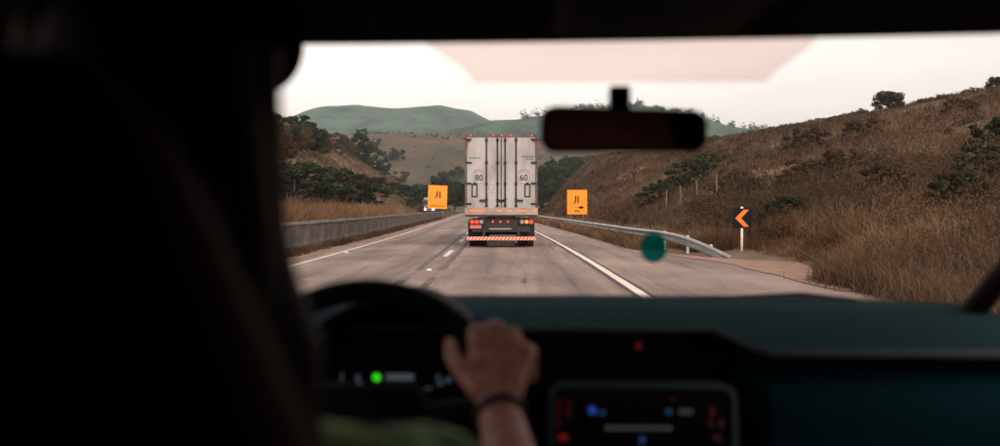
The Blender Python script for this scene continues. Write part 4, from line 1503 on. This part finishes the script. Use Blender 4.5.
# driver's seat with its tapering headrest
st = empty('driver_seat', P_(-.24, .46, .5)); st.parent = car
hp = [(-.150, -.14), (.150, -.14), (.135, -.06), (.085, .05), (.050, .115), (.02, .13), (-.02, .13), (-.050, .115), (-.085, .05), (-.135, -.06)]
hd = MB().prism(hp, XZ, .085).build('headrest', M['leather'], st, bevel=.03, smooth=True, loc=(.005, .05, .875))
bk = [(-.26, 0), (.26, 0), (.25, .42), (.16, .66), (.08, .70), (-.08, .70), (-.16, .66), (-.25, .42)]
MB().prism(bk, XZ, .12).build('backrest', M['leather'], st, bevel=.04, smooth=True, loc=(0, .06, .05), rot=(R(4), 0, 0))
MB().box((0, .30, .0), (.52, .52, .16)).build('cushion', M['leather'], st, bevel=.05)
for s_ in (-1, 1):
    MB().tube([(s_ * .05, .02, .68), (s_ * .05, .02, .80)], .007, 8).build('headrest_post', M['steel_dark'], st)

# ------------------------------------------------------------------ the driver
M['skin'] = mat('skin', (.235, .092, .070), .5, (.45, .205, .160), 60, 4, .15, spec=.3, dist=.001)
M['hair'] = mat('dark_hair', (.010, .007, .006), .6, (.022, .014, .010), 30, 4, .4, stretch=(1, 1, .08), spec=.15, dist=.003)
M['shirt'] = mat('green_leaf_shirt', (.030, .11, .025), .9, (.36, .55, .22), 22, 3, 0, contrast=(.45, .62))
M['trouser'] = mat('dark_trousers', (.02, .022, .03), .9)
M['band'] = mat('dark_band', (.010, .008, .008), .6)

me_o = empty('person', (-.24, .62, .58))
tag(me_o, 'driver with long dark hair and green shirt, one hand on the steering wheel', 'person')
PO = Vector((-.24, .62, .58))


def ico(sub):
    bm = bmesh.new()
    bmesh.ops.create_icosphere(bm, subdivisions=sub, radius=1)
    V = np.array([v.co[:] for v in bm.verts]); F = np.array([[v.index for v in f.verts] for f in bm.faces])
    bm.free()
    return V, F


ICO = {2: ico(2), 3: ico(3)}


def blob(parts, vox, name, m, parent, smooth_it=5):
    """one continuous surface from tapered limbs (p0, p1, r0, r1) and ellipsoids (centre, radii)"""
    Vs, Fs, o_ = [], [], 0
    def ball(c, r_, tmpl):
        nonlocal o_
        Vs.append(tmpl[0] * np.array(r_) + np.array(c)); Fs.append(tmpl[1] + o_); o_ += len(tmpl[0])
    for p in parts:
        if len(p) == 2:
            ball(Vector(p[0]) - PO, p[1], ICO[3])
        else:
            a, b_, r0, r1 = Vector(p[0]) - PO, Vector(p[1]) - PO, p[2], p[3]
            n = max(2, int((b_ - a).length / (min(r0, r1) * .35)) + 1)
            for i in range(n + 1):
                q = r0 + (r1 - r0) * i / n
                ball(a.lerp(b_, i / n), (q, q, q), ICO[2])
    me = np_mesh(name, np.concatenate(Vs), np.concatenate(Fs))
    o = bpy.data.objects.new('tmp', me)
    col.objects.link(o)
    rm = o.modifiers.new('r', 'REMESH'); rm.mode = 'VOXEL'; rm.voxel_size = vox; rm.use_smooth_shade = True
    s_ = o.modifiers.new('s', 'SMOOTH'); s_.factor = .5; s_.iterations = smooth_it
    dg = bpy.context.evaluated_depsgraph_get()
    out = bpy.data.meshes.new_from_object(o.evaluated_get(dg))
    bpy.data.objects.remove(o)
    out.materials.clear(); out.materials.append(m)
    out.polygons.foreach_set('use_smooth', [True] * len(out.polygons))
    out.name = name
    return link(name, out, None, parent)


H = Vector((-.247, .675, 1.475))                 # head
B = [(H, (.070, .090, .105)), (H + Vector((0, .03, -.07)), (.050, .058, .058)),              # skull, jaw
     (H + Vector((0, .088, -.012)), H + Vector((0, .106, -.034)), .010, .013),                # nose
     (H + Vector((0, .080, -.066)), (.024, .014, .009)),                                      # mouth
     (H + Vector((.028, .080, .006)), (.013, .008, .008)), (H + Vector((-.028, .080, .006)), (.013, .008, .008)),   # eyes
     (H + Vector((.072, -.005, -.02)), (.008, .018, .030)), (H + Vector((-.072, -.005, -.02)), (.008, .018, .030)),  # ears
     (H + Vector((0, -.02, -.09)), (-.24, .64, 1.27), .048, .055)]
# trunk, shoulders, legs seated
B += [((-.24, .635, 1.20), (-.24, .65, .95), .115, .11), ((-.24, .65, .95), (-.24, .66, .70), .11, .125),
      ((-.24, .64, 1.235), (-.105, .70, 1.205), .062, .056), ((-.24, .64, 1.235), (-.385, .70, 1.205), .062, .056),
      ((-.30, .70, .68), (-.34, 1.12, .66), .085, .062), ((-.18, .70, .68), (-.13, 1.12, .66), .085, .062),
      ((-.34, 1.12, .66), (-.34, 1.32, .40), .058, .040), ((-.13, 1.12, .66), (-.13, 1.34, .40), .058, .040),
      ((-.34, 1.32, .39), (-.34, 1.46, .39), .036, .028), ((-.13, 1.34, .39), (-.13, 1.48, .39), .036, .028)]
# left arm, hand resting low on the wheel
B += [((-.385, .70, 1.20), (-.44, .92, .99), .052, .040), ((-.44, .92, .99), (-.37, 1.15, 1.05), .038, .026), ((-.37, 1.15, 1.05), (-.372, 1.225, 1.085), .028, .030)]
for i in range(4):
    q = Vector((-.386 + .002 * i, 1.228, 1.075 + .021 * i))
    B += [(q, q + Vector((.004, .034, .004)), .0095, .009), (q + Vector((.004, .034, .004)), q + Vector((.030, .038, .0)), .009, .008)]
B += [((-.366, 1.20, 1.10), (-.35, 1.225, 1.135), .011, .009)]
# right arm up to the wrist
EL = Vector((.030, .930, 1.035)); WR = Vector((-.026, 1.186, 1.192))
B += [((-.105, .70, 1.205), EL, .052, .040), (EL, EL.lerp(WR, .35), .040, .040), (EL.lerp(WR, .35), WR, .040, .0255)]
# right hand: back of the hand towards us, fingers over the rim
mcp = [Vector((-.0530, 1.238, 1.2690)), Vector((-.0295, 1.240, 1.2755)), Vector((-.0072, 1.238, 1.2650)), Vector((.0115, 1.232, 1.2465))]
car_ = [WR + Vector((-.014, .004, .010)), WR + Vector((-.003, .004, .013)), WR + Vector((.008, .004, .012)), WR + Vector((.017, .003, .008))]
for i in range(4):
    B += [(car_[i], mcp[i], .0160, .0108)]
    sc_ = (1.0, 1.08, 1.0, .82)[i]
    sp_ = (-.5, -.1, .25, .6)[i] * .010
    pip = mcp[i] + Vector((sp_, .036, -.004)) * sc_
    dip = pip + Vector((sp_ * .4, .014, -.022)) * sc_
    tip = dip + Vector((0, -.008, -.022)) * sc_
    B += [(mcp[i], (.0128, .0128, .0135)), (mcp[i], pip, .0110, .0098), (pip, dip, .0096, .0086), (dip, tip, .0085, .0072)]
th = [WR + Vector((-.020, .004, .018)), Vector((-.0690, 1.206, 1.2270)), Vector((-.0830, 1.226, 1.2430)), Vector((-.0870, 1.248, 1.2560))]
B += [(th[0], th[1], .0180, .0130), (th[1], th[2], .0125, .0108), (th[2], th[3], .0105, .0085)]
blob(B, .0042, 'body', M['skin'], me_o, 2)
# shirt and trousers
S = [((-.24, .635, 1.20), (-.24, .65, .95), .127, .122), ((-.24, .65, .95), (-.24, .66, .76), .122, .134),
     ((-.24, .64, 1.235), (-.105, .70, 1.207), .070, .066), ((-.24, .64, 1.235), (-.385, .70, 1.207), .070, .066),
     ((-.105, .70, 1.207), Vector((-.075, .76, 1.195)), .066, .068), ((-.075, .76, 1.195), Vector((-.105, .70, 1.207)).lerp(EL, .66), .068, .058), ((-.385, .70, 1.205), (-.42, .84, 1.07), .064, .056)]
blob(S, .007, 'shirt', M['shirt'], me_o, 3)
T_ = [((-.24, .66, .72), (-.24, .67, .68), .137, .13), ((-.30, .70, .68), (-.34, 1.12, .66), .095, .072), ((-.18, .70, .68), (-.13, 1.12, .66), .095, .072),
      ((-.34, 1.12, .66), (-.34, 1.30, .43), .068, .052), ((-.13, 1.12, .66), (-.13, 1.32, .43), .068, .052)]
blob(T_, .008, 'trousers', M['trouser'], me_o, 3)
# long hair: cap and locks down to the shoulders
HB = [(H + Vector((0, -.012, .012)), (.080, .098, .112)), (H + Vector((0, -.04, -.06)), (.080, .070, .095))]
rh = np.random.default_rng(8)
for i in range(46):
    a = R(-20 - 140 * 0) + R(rh.uniform(-205, 25))
    c_, s__ = math.cos(a), math.sin(a)
    p0 = H + Vector((.074 * c_, .078 * s__ - .01, .03 + rh.uniform(-.02, .05)))
    wv = rh.normal(0, .006)
    p1 = H + Vector((.079 * c_ + wv, .070 * s__ - .015, -.06))
    p2 = H + Vector((.094 * c_ - wv, .070 * s__ - .015, -.14))
    p3 = H + Vector((.112 * c_ + rh.normal(0, .008), .075 * s__ - .02, -.21 - rh.uniform(0, .08)))
    HB += [(p0, p1, .014, .016), (p1, p2, .016, .015), (p2, p3, .015, .007)]
blob(HB, .006, 'hair', M['hair'], me_o, 2)
# dark band round the right wrist
ax = (WR - EL).normalized()
u = ax.cross(Vector((0, 0, 1))).normalized(); v = ax.cross(u)
bp_ = EL.lerp(WR, .93)
MB().tube([bp_ + (u * math.cos(t) + v * math.sin(t)) * .0285 - PO for t in np.linspace(0, 2 * math.pi, 33)], .0055, 8, cap=False).build('wrist_band', M['band'], me_o, smooth=True)

# ------------------------------------------------------------------ air
hz = MB().box((0, 1850, 172), (7000, 4160, 352)).build('haze', None)
m = bpy.data.materials.new('haze')
m.use_nodes = True
nt = m.node_tree
nt.nodes.clear()
pv = nt.nodes.new('ShaderNodeVolumePrincipled')
pv.inputs['Color'].default_value = (.70, .82, .87, 1)
pv.inputs['Density'].default_value = 0.00018
pv.inputs['Anisotropy'].default_value = 0.0
ot = nt.nodes.new('ShaderNodeOutputMaterial')
nt.links.new(pv.outputs[0], ot.inputs['Volume'])
hz.data.materials.append(m)
tag(hz, 'thin pale bluish haze over the whole valley', 'haze', kind='stuff')
